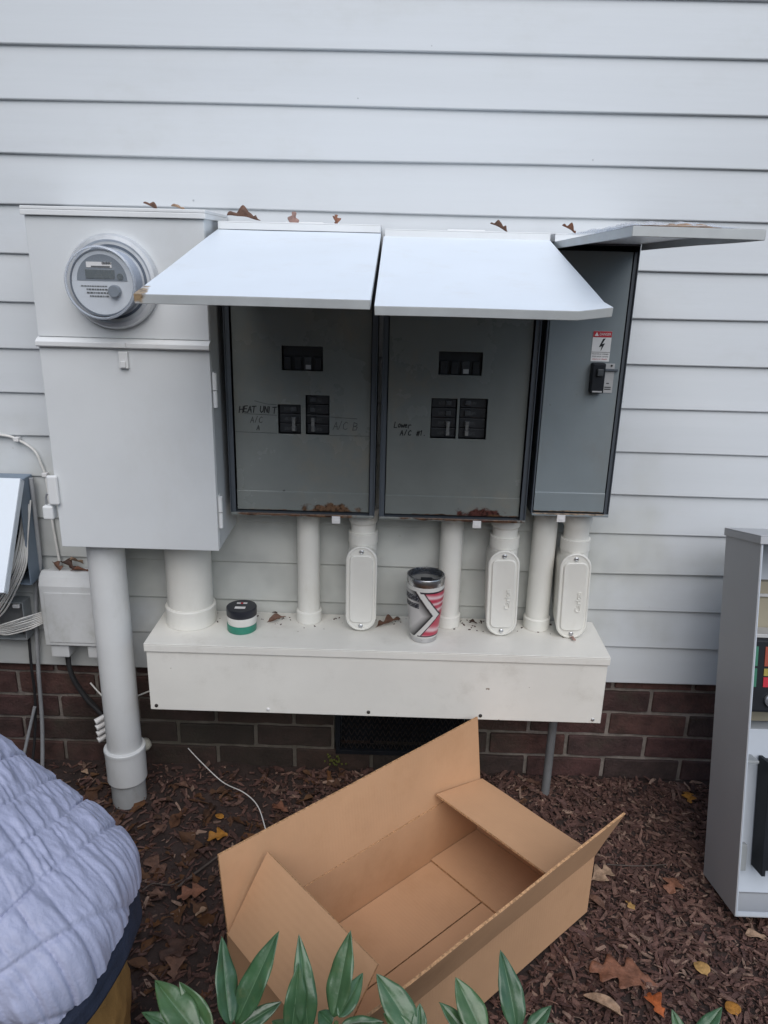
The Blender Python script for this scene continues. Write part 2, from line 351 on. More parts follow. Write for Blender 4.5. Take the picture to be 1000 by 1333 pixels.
tag(mb.build('ground', 'soil', smooth=60), kind='structure')

def chips(n, seed):
    R = random.Random(seed); V = []; F = []
    for i in range(n):
        x = R.uniform(-1.5, 1.6); y = R.uniform(-1.35, .01)
        if R.random() < .78*max(0, min(1, (.12-x)/.35)): continue
        bx_, by_ = x-.3187, y+.2085; bu = bx_*-.7385 + by_*-.6743; bv = bx_*.6743 + by_*-.7385
        if -.004 < bu < .666 and -.004 < bv < .313: continue
        l = .82*R.choice((.005, .006, .008, .010, .013, .017, .022, .030, .038))*R.uniform(.7, 1.25); wd = l*R.uniform(.14, .4); wd = max(.0025, min(wd, .010)); t = R.uniform(.0008, .003)
        a = R.uniform(0, pi); p = R.gauss(0, .22); ro = R.gauss(0, .35)
        X = Vector((cos(a)*cos(p), sin(a)*cos(p), sin(p))); U = Vector((0, 0, 1)); Y_ = U.cross(X).normalized(); Z_ = X.cross(Y_)
        Yr = Y_*cos(ro) + Z_*sin(ro); Zr = X.cross(Yr)
        c = Vector((x, y, gz(x, y) + R.uniform(.001, .010))); o = len(V); k = R.uniform(.5, 1); k2 = R.uniform(.4, 1); sk = R.uniform(-.3, .3)*l; bd = R.uniform(-.12, .12)*l
        for e, kk in ((-1, k), (0, 1), (1, k2)):
            for sd_, tz in ((-1, -1), (1, -1), (1, 1), (-1, 1)):
                V.append(c + X*(e*l/2 + sd_*sk*.3) + Yr*(sd_*wd/2*kk) + Zr*(tz*t/2 + (bd if e == 0 else 0)))
        for b in (0, 4):
            for q in range(4): F.append((o+b+q, o+b+(q+1) % 4, o+b+4+(q+1) % 4, o+b+4+q))
        F.append((o, o+3, o+2, o+1)); F.append((o+8, o+9, o+10, o+11))
    return V, F
V, F = chips(96000, 5)
mb = MB(); mb.v = V; mb.f = F; mb.fm = [0]*len(F)
tag(mb.build('mulch', 'mulch', recalc=False), 'dark brown shredded bark mulch covering the bed', 'mulch', kind='stuff')

# unseen wood behind the camera, added to block low light and warm the shade
R = random.Random(9); V = []; F = []
for i in range(17000):
    if i % 3 == 0:      # unseen thicket on the left, added to darken that side of the wall
        y = R.uniform(-7, -.5); z = R.uniform(.05, 3.6 + .5*noise.noise((y, 2, 1))); x = -2.9 + .5*noise.noise((y*.8, z*.8, 5)) + R.uniform(-1.1, .4)
    else:
        x = R.uniform(-16, 16); top = 2.6 + 3.0*max(0, min(1, (1.5-x)/5)) + 1.0*noise.noise((x*.3, 0, 4)); z = R.uniform(.1, top); y = -8.0 + 1.4*noise.noise((x*.5, z*.5, 1)) + R.uniform(-1.6, 1.0)  # added tree tops rise to the left for more shade there
    a, b_ = R.uniform(0, 6.28), R.uniform(-1, 1); X = Vector((cos(a), sin(a), b_)).normalized(); Y_ = X.orthogonal().normalized(); q = R.uniform(.10, .26)*(.6 if i % 3 == 0 else 1); o = len(V); c = Vector((x, y, z))
    V += [c-X*q, c+Y_*q*.5, c+X*q, c-Y_*q*.5]; F.append((o, o+1, o+2, o+3))
mb = MB(); mb.v = V; mb.f = F; mb.fm = [0]*len(F); R = random.Random(10)
for i in range(26):
    x = -15 + i*1.2 + R.uniform(-.4, .4); mb.cyl((x, -9 + R.uniform(-.8, .8), -.1), (x + R.uniform(-.3, .3), -9, 3.6), .16, .06, 8)
tag(mb.build('added_woodland', 'wood_leaf', recalc=False), 'unseen green and brown wood and thicket added to shade the wall', 'added_woodland', kind='stuff')

# ================================================================ SETTING: the house wall
ZB, EX = .295, .0981
house = thing('house', 'white lap sided house wall on a dark red brick foundation', 'house', (0, .05, 0))
me = None
for k in range(27):
    mb = MB(); z0 = 0; h = EX+.022
    xs = [-2.6 + 5.4*i/40 for i in range(41)]
    rn = random.Random(100+k); am = rn.uniform(.0006, .0018); ph = rn.uniform(0, 9)
    prof = [(0.0, 0.0), (.0086, h), (.020, h), (.020, 0.0)]
    rings = []
    for x in xs:
        wv = am*sin(x*2.3+ph) + am*.6*sin(x*5.1+ph*2)
        rings.append([Vector((x, y + wv*.6, ZB + k*EX + z + wv)) for y, z in prof])
    mb.ring_loft(rings)
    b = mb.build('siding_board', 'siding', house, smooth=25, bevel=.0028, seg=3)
mb = MB(); rn = random.Random(8)
for k in range(26):
    x = -2.5 + rn.uniform(0, .3)
    while x < 2.7:
        z = ZB + k*EX + .014 + rn.uniform(-.003, .003); y = .0132*(.014/(EX+.022))
        mb.lathe([(.0022, -.001), (.0020, .0005), (.0010, .0007)], (x, y+.0005, z), (0, -1, 0), 8)
        x += rn.choice((.406, .406, .81)) + rn.uniform(-.05, .05)
tag(mb.build('nail_heads', 'nail', house), kind='stuff')

YBR = .022
VX0, VX1, VZ0, VZ1 = -.032, .318, .045, .2505
fnd = MB()
for (a, b_, c_, d_) in ((-2.6, VX0-.004, -.25, ZB+.004), (VX1+.004, 2.8, -.25, ZB+.004), (VX0-.004, VX1+.004, -.25, VZ0-.004), (VX0-.004, VX1+.004, VZ1+.004, ZB+.004)):
    fnd.box(a, b_, YBR+.007, .25, c_, d_)
fnd = fnd.build('foundation', 'mortar', house)
def brick_mesh(i, L_):
    rn = random.Random(i); mb = MB(); hz = .0577/2
    def j(): return rn.uniform(-.0012, .0012)
    n = 6; rings = []
    for q in range(n+1):
        x = -L_/2 + L_*q/n
        rings.append([Vector((x, y + j(), z + j())) for y, z in ((-.0, -hz), (-.0, 0), (-.0, hz), (.06, hz), (.06, -hz))])
    mb.ring_loft(rings); me_ = bpy.data.meshes.new('brick'); me_.from_pydata([tuple(v) for v in mb.v], [], mb.f)
    bm = bmesh.new(); bm.from_mesh(me_); bmesh.ops.recalc_face_normals(bm, faces=bm.faces); bm.to_mesh(me_); bm.free()
    me_.materials.append(M['brick']); return me_
BM = [brick_mesh(i, .193) for i in range(7)]; HALF = {}
def add_brick(x0, x1, zc, rn):
    L_ = x1-x0
    if L_ < .03: return
    if abs(L_-.193) < .001: m_ = rn.choice(BM)
    else:
        key = round(L_, 3); m_ = HALF.setdefault(key, brick_mesh(int(key*1000), L_))
    o = link('brick', m_, fnd, bevel=.0025, seg=2)
    o.location = Vector(((x0+x1)/2, YBR+rn.uniform(-.0015, .002), zc)) - ORG[fnd.name]
    o.rotation_euler = (rn.gauss(0, .006), rn.gauss(0, .004), rn.gauss(0, .006))
rn = random.Random(4)
for r in range(-1, 4):
    zc = .0576 + r*.0677 + .0677/2
    off = .57 + (0 if r % 2 == 0 else .1015) - .203*12
    for i in range(22):
        x0 = off + i*.203 + .005; x1 = x0+.193
        if x1 < -1.7 or x0 > 1.9: continue
        if VZ0-.01 < zc < VZ1+.01:
            if x0 >= VX0-.01 and x1 <= VX1+.01: continue
            if x0 < VX0 < x1: x1 = VX0-.006
            if x0 < VX1 < x1: x0 = VX1+.006
        add_brick(x0, x1, zc, rn)
vent = MB()
vent.box(VX0, VX1, YBR-.002, YBR+.03, VZ0, VZ0+.012).box(VX0, VX1, YBR-.002, YBR+.03, VZ1-.012, VZ1).box(VX0, VX0+.012, YBR-.002, YBR+.03, VZ0+.0125, VZ1-.0125).box(VX1-.012, VX1, YBR-.002, YBR+.03, VZ0+.0125, VZ1-.0125)
vent = vent.build('foundation_vent', 'black', house, bevel=.001)
MB().box(VX0+.012, VX1-.012, YBR+.05, YBR+.06, VZ0, VZ1).build('vent_backing', 'black', vent)
mb = MB(); nxm = 22; dx = (VX1-VX0-.024)/nxm
for i in range(nxm+1):
    for r in range(9):
        x = VX0+.012 + i*dx; z = VZ0+.012 + r*.02; zt = z+.02
        if i < nxm: mb.cyl((x, YBR+.008, z), (x+dx/2, YBR+.004, zt), .0012, n=5); mb.cyl((x+dx, YBR+.008, z), (x+dx/2, YBR+.004, zt), .0012, n=5)
tag(mb.build('vent_mesh', 'screw_dark', vent), kind='stuff')

# ================================================================ METER CABINET
YM = -.185
cabm = thing('meter_cabinet', 'tall light grey metal meter cabinet at the left of the panels', 'meter cabinet', (-.43, -.09, .69))
mx0, mx1, mz0, mz1 = -.600, -.264, .691, 1.358
MB().box(mx0, mx1, YM+.004, -.004, mz0, mz1).build('cabinet_body', 'meter_metal', cabm, bevel=.002)
mb = MB(); mb.box(mx0-.004, mx1+.004, YM-.006, .002, mz1, mz1+.006).box(mx0-.004, mx1+.004, YM-.0065, YM-.0005, mz1-.010, mz1-.0003)
mb.box(mx1+.0005, mx1+.0045, YM-.0002, .0, mz1-.010, mz1-.0003)
mb.build('top_cap', 'white_metal', cabm, bevel=.0012)
MB().box(mx0+.001, mx1-.001, YM, YM+.0035, 1.1275, mz1-.0105).build('upper_cover', 'meter_metal', cabm, bevel=.001)
mb = MB(); prof = [(YM+.0035, 1.1085), (YM-.010, 1.1085), (YM-.0125, 1.111), (YM-.0125, 1.119), (YM-.006, 1.1235), (YM+.0035, 1.127)]
mb.prism([(mx0-.001, y, z) for y, z in prof], (mx1-mx0+.002, 0, 0)); rail = mb.build('drip_rail', 'white_metal', cabm, bevel=.0008)
door = MB().box(mx0+.001, mx1-.001, YM-.002, YM+.0035, mz0-.001, 1.108).build('lower_door', 'meter_metal', cabm, bevel=.0015)
mb = MB().box(-.442, -.424, YM-.010, YM-.0021, 1.070, 1.103).box(-.438, -.428, YM-.013, YM-.0102, 1.072, 1.085); mb.build('hasp', 'white_metal', door, bevel=.0015)
MB().box(-.452, -.424, YM-.0165, YM-.0126, 1.1105, 1.1205).build('seal_tab', 'white_metal', rail, bevel=.001)
for zc in (1.03, .775):
    h = MB().cyl((mx1+.005, YM+.004, zc+.001), (mx1+.005, YM+.004, zc+.034), .0048, n=12).build('hinge', 'white_metal', door, smooth=40)
    MB().cyl((mx1+.005, YM+.004, zc-.034), (mx1+.005, YM+.004, zc-.001), .0046, n=12).build('hinge', 'white_metal', cabm, smooth=40)
    MB().box(mx1, mx1+.0025, YM+.009, YM+.022, zc-.036, zc+.036).build('hinge_leaf', 'white_metal', cabm, bevel=.0006)
# latch with seal on the left edge
mb = MB().box(-.612, -.590, YM-.012, YM-.0022, .785, .848); mb.build('side_latch', 'white_metal', cabm, bevel=.004, seg=3)
pl = thing('padlock', 'small white padlock hanging at the left edge of the meter cabinet', 'padlock', (-.612, -.178, .74))
MB().box(-.628, -.606, -.196, -.172, .752, .782).build('lock_body', 'white_metal', pl, bevel=.004, seg=3)
MB().tube([(-.622, -.184, .781), (-.622, -.184, .798), (-.617, -.184, .806), (-.612, -.184, .798), (-.612, -.184, .781)], .0022, 8).build('shackle', 'screw', pl, smooth=50)

# electric meter
mtr = thing('electric_meter', 'round glass covered electric meter on the grey cabinet', 'electric meter', (-.440, YM, 1.2325))
cx, cz = -.440, 1.2325; yb = YM
MB().lathe([(.062, 0), (.084, .0), (.0865, .004), (.0865, .014), (.083, .019), (.076, .020), (.072, .017)], (cx, yb, cz), (0, -1, 0), 64).build('mounting_ring', 'alu', mtr, smooth=35)
MB().lathe([(.066, .016), (.066, .062), (.064, .066)], (cx, yb, cz), (0, -1, 0), 64).build('drum', 'meter_body', mtr, smooth=35)
MB().lathe([(.0715, .017), (.0712, .03), (.0705, .076), (.0720, .079), (.0720, .0845), (.068, .0875), (.058, .0885), (.0005, .0892)], (cx, yb, cz), (0, -1, 0), 64, cap=False).build('glass_cover', 'glass', mtr, smooth=40)
MB().lathe([(.0708, .0175), (.0760, .0175), (.0760, .0208), (.0708, .0208), (.0708, .0175)], (cx, yb, cz), (0, -1, 0), 64, cap=False).build('shadow_gap', 'meter_shadow_gap', mtr, smooth=35)  # dark ring standing in for the shadow gap at the mounting ring
MB().lathe([(.0690, .0790), (.0726, .0790), (.0732, .0815), (.0726, .0850), (.0695, .0868), (.0680, .0850), (.0690, .0790)], (cx, yb, cz), (0, -1, 0), 64, cap=False).build('bezel', 'meter_bezel', mtr, smooth=50)
MB().lathe([(.0640, .0660), (.0668, .0660), (.0668, .0705), (.0640, .0705), (.0640, .0660)], (cx, yb, cz), (0, -1, 0), 64, cap=False).build('inner_rim', 'meter_shadow_gap', mtr, smooth=35)  # dark ring for the gap inside the bezel
face = MB().lathe([(.0635, .0665), (.0635, .069)], (cx, yb, cz), (0, -1, 0), 64).build('dial_face', 'meter_white', mtr, smooth=30)
yf = yb-.0694
pts = [(cx + .052*cos(a), yf, cz + .004 + .052*sin(a)) for a in [pi*i/24 for i in range(25)]]
MB().prism(pts, (0, -.0006, 0)).build('nameplate', 'meter_dark', face)
MB().box(cx-.033, cx+.027, yf-.0022, yf-.0007, cz+.008, cz+.026).build('display', 'lcd', face, bevel=.0006)
MB().box(cx-.030, cx+.022, yf-.0016, yf-.0008, cz+.030, cz+.041).build('label_plate', 'label_white', face)
mb = MB()
for (x0, x1, z) in ((-.020, .019, .0305), (.004, .020, .0375)): mb.box(cx+x0, cx+x1, yf-.0020, yf-.0017, cz+z, cz+z+.0028)
for r, (x0, x1) in enumerate(((-.045, .008), (-.034, .006), (-.034, .012), (-.028, .006))):
    z = cz-.008 - r*.0068; x = cx+x0; rn = random.Random(r)
    while x < cx+x1: l = rn.uniform(.002, .006); mb.box(x, x+l, yf-.0006, yf-.0001, z, z+.003 if r else z+.0022); x += l+.0014
mb.build('printing', 'ink_faint', face)
MB().lathe([(.0125, 0), (.0125, .010), (.011, .012)], (cx+.026, yf, cz-.016), (0, -1, 0), 24).build('optical_port', 'meter_dark', face, smooth=35)
MB().lathe([(.006, 0), (.006, .003)], (cx+.038, yf-.0008, cz+.013), (0, -1, 0), 16).build('status_lens', 'lcd', face, smooth=35)
text('print_class', 'CL200', .0075, wallframe(cx+.012, yf-.0024, cz+.0385), 'ink', face, .0001)
for o_ in list(mtr.children):
    if not o_.name.startswith('mounting_ring'): o_.scale = (.885, .92, .885)

# ================================================================ BREAKER PANELS
def plate_holes(mb, x0, x1, z0, z1, holes, y0, y1):
    xs = sorted({x0, x1, *[h[i] for h in holes for i in (0, 1)]}); zs = sorted({z0, z1, *[h[i] for h in holes for i in (2, 3)]})
    cell = lambda i, j: not any(h[0] <= (xs[i]+xs[i+1])/2 <= h[1] and h[2] <= (zs[j]+zs[j+1])/2 <= h[3] for h in holes)
    nx_, nz_ = len(xs), len(zs); vs = [(x, y, z) for y in (y0, y1) for z in zs for x in xs]; N = nx_*nz_; fs = []
    idx = lambda i, j, l: l*N + j*nx_ + i
    for j in range(nz_-1):
        for i in range(nx_-1):
            if not cell(i, j): continue
            for l in (0, 1): fs.append((idx(i, j, l), idx(i+1, j, l), idx(i+1, j+1, l), idx(i, j+1, l)))
            for (di, dj, a, b) in ((-1, 0, (i, j), (i, j+1)), (1, 0, (i+1, j), (i+1, j+1)), (0, -1, (i, j), (i+1, j)), (0, 1, (i, j+1), (i+1, j+1))):
                ii, jj = i+di, j+dj
                if not (0 <= ii < nx_-1 and 0 <= jj < nz_-1 and cell(ii, jj)): fs.append((idx(*a, 0), idx(*b, 0), idx(*b, 1), idx(*a, 1)))
    mb.add(vs, fs)
def make_lid(root, X0, X1, Yh, Zh, L_, a, warp=0):
    e = Vector((0, -cos(a), sin(a))); n_ = Vector((0, sin(a), cos(a)))
    mb = MB(frame((0, Yh, Zh), (1, 0, 0), e, n_))
    t = .0016; d = .013
    nu, nv = 15, 21
    def top(off):
        def f(u, v):
            x = X0 + (X1-X0)*u; y = L_*v
            wv = .0015*noise.noise((x*4, y*4, a*10)) + (.006*max(0, u-.86)/.14*max(0, v-.9)/.1*warp)
            return (x, y, -off + wv)
        return f
    vs = [top(0)(i/(nu-1), j/(nv-1)) for j in range(nv) for i in range(nu)] + [top(t)(i/(nu-1), j/(nv-1)) for j in range(nv) for i in range(nu)]
    N = nu*nv; fs = []
    for j in range(nv-1):
        for i in range(nu-1):
            q = (j*nu+i, j*nu+i+1, (j+1)*nu+i+1, (j+1)*nu+i); fs.append(q); fs.append(tuple(k+N for k in q[::-1]))
    mb.add(vs, fs); mb.mi = 1
    # folded lips around the sheet, following its slight warp
    def lip(pts, inward):
        r = []
        for p in pts:
            p = Vector(p); r.append([p, p+Vector((0, 0, -d)), p+Vector((0, 0, -d))+inward*t, p+inward*t+Vector((0, 0, -.0001))])
        mb.ring_loft(r)
    F_ = top(0)
    lip([F_(i/14, 1) for i in range(15)], Vector((0, -1, 0))); lip([F_(0, j/20) for j in range(21)], Vector((1, 0, 0))); lip([F_(1, j/20) for j in range(21)], Vector((-1, 0, 0)))
    lid = mb.build('lid', ['lid_metal', 'lid_edge'], root, smooth=40, bevel=.0009)
    h = MB().cyl((X0+.004, Yh+.002, Zh-.002), (X1-.004, Yh+.002, Zh-.002), .0032, n=10).build('hinge_rod', 'dark_metal', root, smooth=40)
    return lid
def breaker_bank(root, x0, x1, z0, z1, rows, side, yfr=-.092):
    hz = (z1-z0)/rows
    for r in range(rows):
        za = z0 + r*hz
        b = MB().box(x0+.0015, x1-.0015, yfr, -.03, za+.0006, za+hz-.0006).build('breaker', 'breaker', root, bevel=.0012)
        hx = x0 + (x1-x0)*(.68 if side > 0 else .30)
        hm = MB().box(hx-.006, hx+.006, yfr-.0068, yfr-.0002, za+hz*.28, za+hz*.72); hm.build('breaker_handle', 'handle', b, bevel=.001)
        MB().box(hx-.012*side-.009, hx-.012*side+.006, yfr-.0006, yfr-.0001, za+hz*.3, za+hz*.62).build('rating_mark', 'breaker_mark', b)
        if r == 0 and rows > 1: MB().box(hx-.0035, hx+.0035, yfr-.0100, yfr-.0070, za+hz*.3, za+hz*1.7).build('handle_tie', 'handle_grey', b, bevel=.0008)
def main_breaker(root, x0, x1, z0, z1, yfr=-.090):
    b = MB().box(x0, x1, yfr, -.03, z0-.002, z1+.01).build('main_breaker', 'breaker', root, bevel=.001)
    w_ = (x1-x0)/4
    for i in range(4):
        hx = x0 + w_*(i+.5); MB().box(hx-w_*.36, hx+w_*.36, yfr-.0075, yfr-.0003, z0, z0+.028).build('breaker_handle', 'handle' if i == 2 else 'breaker', b, bevel=.002)
    MB().box(x0+w_*2.3, x0+w_*2.8, yfr-.0084, yfr-.0078, z0+.003, z0+.012).build('handle_mark', 'label_grey', b)
def panel(label, X0, X1, Z0, Z1, Yf, holes, lid, dfm, inl=.013, inr=.013, recess=.016):
    root = thing('breaker_panel', label, 'breaker panel', ((X0+X1)/2, -.06, Z0), 'breaker panels under the raised lids')
    mb = MB(); t = .002
    mb.box(X0, X1, -.006, -.004, Z0, Z1)
    mb.box(X0, X0+t, Yf, -.0062, Z0, Z1-.0025).box(X1-t, X1, Yf, -.0062, Z0, Z1-.0025)
    mb.box(X0+t, X1-t, Yf, -.0062, Z0, Z0+t)
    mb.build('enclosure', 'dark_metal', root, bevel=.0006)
    MB().box(X0+t+.0002, X0+inl-.002, Yf+.005, Yf+.007, Z0+t, Z1-.03).build('side_flange', 'dark_metal', root)
    MB().box(X1-inr+.002, X1-t-.0002, Yf+.005, Yf+.007, Z0+t, Z1-.03).build('side_flange', 'dark_metal', root)
    mb = MB().box(X0-.001, X1+.001, Yf-.004, -.003, Z1-.002, Z1).box(X0-.001, X1+.001, Yf-.0042, Yf-.0025, Z1-.0145, Z1-.0022).box(X1-.0008, X1+.0012, Yf-.002, -.006, Z1-.0145, Z1-.0022).box(X0-.0012, X0-.0002, Yf-.002, -.006, Z1-.0145, Z1-.0022)
    cap = mb.build('rain_cap', 'white_metal', root, bevel=.0008)
    if X1-X0 > .25: MB().box((X0+X1)/2-.035, (X0+X1)/2+.040, -.060, -.02, Z1+.0002, Z1+.004).build('hub_plate', 'white_metal', cap, bevel=.001)
    yd = Yf+recess
    mb = MB(); plate_holes(mb, X0+inl, X1-inr, Z0+.006, Z1-.03, holes, yd, yd+.0016)
    df = mb.build('dead_front', dfm, root, bevel=.0005)
    # lower fold of the dead front
    mb = MB().prism([(X0+inl, yd-.0002, Z0+.0495), (X0+inl, yd-.0022, Z0+.0475), (X0+inl, yd-.0022, Z0+.0065), (X0+inl, yd-.0002, Z0+.0062)], (X1-X0-inl-inr, 0, 0))
    mb.build('lower_strip', dfm, df)
    MB().box(X0+.001, X1-.001, Yf-.005, Yf-.0003, Z0-.0015, Z0+.0045).build('bottom_lip', dfm, root, bevel=.001)
    make_lid(root, *lid)
    return root, df, yd
YF = -.118
p1, df1, yd1 = panel('breaker panel beside the meter cabinet, marked HEAT UNIT by hand', -.252, .0605, .752, 1.348, YF,
    [(-.137, -.052, 1.062, 1.112), (-.147, -.099, .928, .991), (-.0886, -.0386, .928, 1.012)], (-.254, .0625, YF-.003, 1.3325, .529, -.186), 'deadfront')
main_breaker(p1, -.137, -.052, 1.062, 1.112); breaker_bank(p1, -.147, -.099, .928, .991, 3, 1); breaker_bank(p1, -.0886, -.0386, .928, 1.012, 4, -1)
p2, df2, yd2 = panel('middle breaker panel, marked LOWER A/C by hand', .0705, .3875, .751, 1.341, YF,
    [(.186, .2756, 1.0616, 1.109), (.1746, .2288, .9275, 1.0127), (.234, .2923, .9275, 1.014)], (.0675, .3885, YF-.003, 1.3275, .515, -.198, 1), 'deadfront')
main_breaker(p2, .186, .2756, 1.0616, 1.109); breaker_bank(p2, .1746, .2288, .9275, 1.0127, 4, 1); breaker_bank(p2, .234, .2923, .9275, 1.014, 4, -1)
p3, df3, yd3 = panel('narrow disconnect panel with a red danger sticker, rightmost of the three', .3985, .5655, .770, 1.340, YF,
    [], (.3965, .5665, YF-.003, 1.3255, .525, .016), 'deadfront3', .006, .011, .007)
for p, x in ((p1, -.022), (p2, .283), (p3, .463)):
    z = {p1.name: .752, p2.name: .751, p3.name: .770}[p.name]
    mb = MB().box(x-.009, x+.009, YF-.0075, YF-.0055, z-.014, z+.002); mb.box(x-.004, x+.005, YF-.0082, YF-.0076, z-.010, z-.006)
    mb.build('padlock_tab', 'label_white', p, bevel=.0008)

# handwriting
STR = {'H': [[(0, 0), (.06, 1)], [(.62, 0), (.66, 1)], [(.02, .5), (.64, .55)]], 'E': [[(.6, 1), (.08, .95), (0, .05), (.6, 0)], [(.05, .5), (.5, .55)]],
 'A': [[(0, 0), (.35, 1), (.62, .02)], [(.1, .4), (.6, .42)]], 'T': [[(-.05, .95), (.68, 1)], [(.33, 1), (.28, 0)]], 'U': [[(.02, 1), (.0, .3), (.22, .0), (.5, .25), (.56, 1)]],
 'N': [[(0, 0), (.05, 1), (.52, .05), (.58, 1)]], 'I': [[(.15, 1), (.12, 0)]], '/': [[(.4, 1.05), (.05, -.05)]], 'C': [[(.6, .85), (.35, 1), (.02, .6), (.08, .12), (.4, 0), (.62, .15)]],
 'B': [[(.02, 0), (.08, 1), (.55, .85), (.5, .6), (.1, .52)], [(.1, .52), (.6, .42), (.5, .05), (.0, 0)]], 'L': [[(.08, 1), (.0, .05), (.5, .05)]], 'o': [[(.3, .6), (.05, .4), (.1, .05), (.4, .05), (.48, .4), (.3, .6)]],
 'w': [[(0, .55), (.12, .05), (.28, .45), (.42, .05), (.6, .6)]], 'e': [[(.05, .3), (.42, .34), (.3, .58), (.05, .4), (.12, .05), (.5, .1)]], 'r': [[(.05, 0), (.08, .55)], [(.08, .4), (.3, .6), (.5, .5)]],
 '#': [[(.15, 0), (.3, 1)], [(.45, 0), (.6, 1)], [(0, .35), (.65, .4)], [(.08, .68), (.7, .72)]], '1': [[(.1, .75), (.3, 1), (.25, 0)]], ' ': [], '.': [[(.1, 0), (.16, .04)]]}
def write(name, parent, txt, x, z, h, y, mat, wd=.0019, adv=.72, slant=.12, seed=1):
    mb = MB(); rn = random.Random(seed)
    for i, ch in enumerate(txt):
        dz = rn.uniform(-.08, .08)*h
        for st in STR[ch]:
            P = [Vector((x + (px + slant*pz)*h*.9, 0, z + dz + pz*h)) for px, pz in st]
            for a, b in zip(P, P[1:]):
                d = (b-a); d = d.normalized() if d.length else Vector((1, 0, 0)); nn = Vector((-d.z, 0, d.x))*wd/2
                q = [a-nn-d*wd*.3, b-nn+d*wd*.3, b+nn+d*wd*.3, a+nn-d*wd*.3]
                mb.prism([(p.x, y-.0002 - .00002*i, p.z) for p in q], (0, -.0002, 0))
        x += adv*h*rn.uniform(.9, 1.1)
    return mb.build(name, mat, parent)
def pline(name, parent, pts, y, mat='ink_faint', wd=.0011):
    mb = MB()
    for a, b in zip(pts, pts[1:]):
        mb.prism([(a[0], y-.0002, a[1]-wd/2), (b[0], y-.0002, b[1]-wd/2), (b[0], y-.0002, b[1]+wd/2), (a[0], y-.0002, a[1]+wd/2)], (0, -.0002, 0))
    return mb.build(name, mat, parent)
yd = yd1
write('handwriting', df1, 'HEAT UNIT', -.229, .972, .0135, yd, 'ink', .0021, .66)
write('handwriting', df1, 'A/C', -.206, .951, .0125, yd, 'ink_faint', .0015); write('handwriting', df1, 'A', -.193, .9355, .010, yd, 'ink_faint', .0018)
write('handwriting', df1, 'A/C B', -.031, .941, .0165, yd, 'ink_faint', .0015, .62)
for P in (((-.196, .997), (-.170, .991), (-.149, .990)), ((-.218, .9695), (-.149, .9675)), ((-.238, .930), (-.150, .929)), ((-.087, .9695), (.020, .9645)), ((-.037, .9275), (.046, .928))): pline('marker_line', df1, P, yd)
write('handwriting', df2, 'Lower', .098, .9485, .0125, yd, 'ink', .0020, .58); write('handwriting', df2, 'A/C #1.', .111, .9325, .0105, yd, 'ink', .0020, .80)

# danger sticker, disconnect switch
y3 = yd3
st = MB().box(.493, .5305, y3-.0008, y3-.0003, 1.0985, 1.1585).build('danger_sticker', 'label_white', df3)
MB().box(.4932, .5303, y3-.0012, y3-.0009, 1.1465, 1.1583).build('red_band', 'label_red', st)
MB().prism([(.496, y3-.0013, 1.149), (.504, y3-.0013, 1.149), (.500, y3-.0013, 1.1565)], (0, -.0003, 0)).build('warning_triangle', 'label_white', st)
text('danger_word', 'DANGER', .0072, wallframe(.5172, y3-.0015, 1.1523), 'label_white', st, .0001, fit=.0225)
bolt = [(.514, 1.1435), (.519, 1.1445), (.5128, 1.1335), (.5185, 1.1345), (.5110, 1.1185), (.5125, 1.1285), (.5070, 1.1270)]
MB().prism([(x, y3-.0010, z) for x, z in bolt], (0, -.0003, 0)).build('lightning_bolt', 'ink', st)
for i, t_ in enumerate(('Hazardous voltage.', 'Will cause severe', 'injury or death.')):
    text('warning_line', t_, .0036, wallframe(.5115, y3-.0011, 1.1135-.0052*i), 'ink' if i < 2 else 'label_red', st, .0001, fit=(.034, .033, .03)[i])
MB().box(.4932, .5303, y3-.0012, y3-.0009, 1.1165, 1.1172).build('rule_line', 'ink', st)
sw = MB().box(.4945, .5215, y3-.020, y3-.0003, 1.036, 1.0965).build('switch_cover', 'black', p3, bevel=.003, seg=3)
MB().box(.5035, .5155, y3-.0275, y3-.0203, 1.072, 1.086).build('toggle', 'handle', sw, bevel=.0015)
MB().box(.498, .518, y3-.0208, y3-.0202, 1.0385, 1.0415).build('trim_line', 'label_grey', sw)
pltc = MB().box(.5245, .5435, y3-.0014, y3-.0003, 1.035, 1.0945).build('operating_plate', 'label_grey', p3, bevel=.0004)
MB().box(.5225, .5500, y3-.006, y3-.0016, 1.0795, 1.0845).build('plate_bar', 'dark_metal', p3, bevel=.0008)
MB().lathe([(.0022, 0), (.0018, .0016)], (.537, y3-.0015, 1.0905), (0, -1, 0), 12).build('plate_rivet', 'screw_dark', pltc)
mb = MB(); rn = random.Random(3)
for (a, b, z) in ((.530, .5355, 1.0535), (.527, .540, 1.0455), (.527, .540, 1.0415)): mb.box(a, b, y3-.0018, y3-.0015, z, z+.0022)
mb.build('plate_printing', 'ink_faint', pltc)

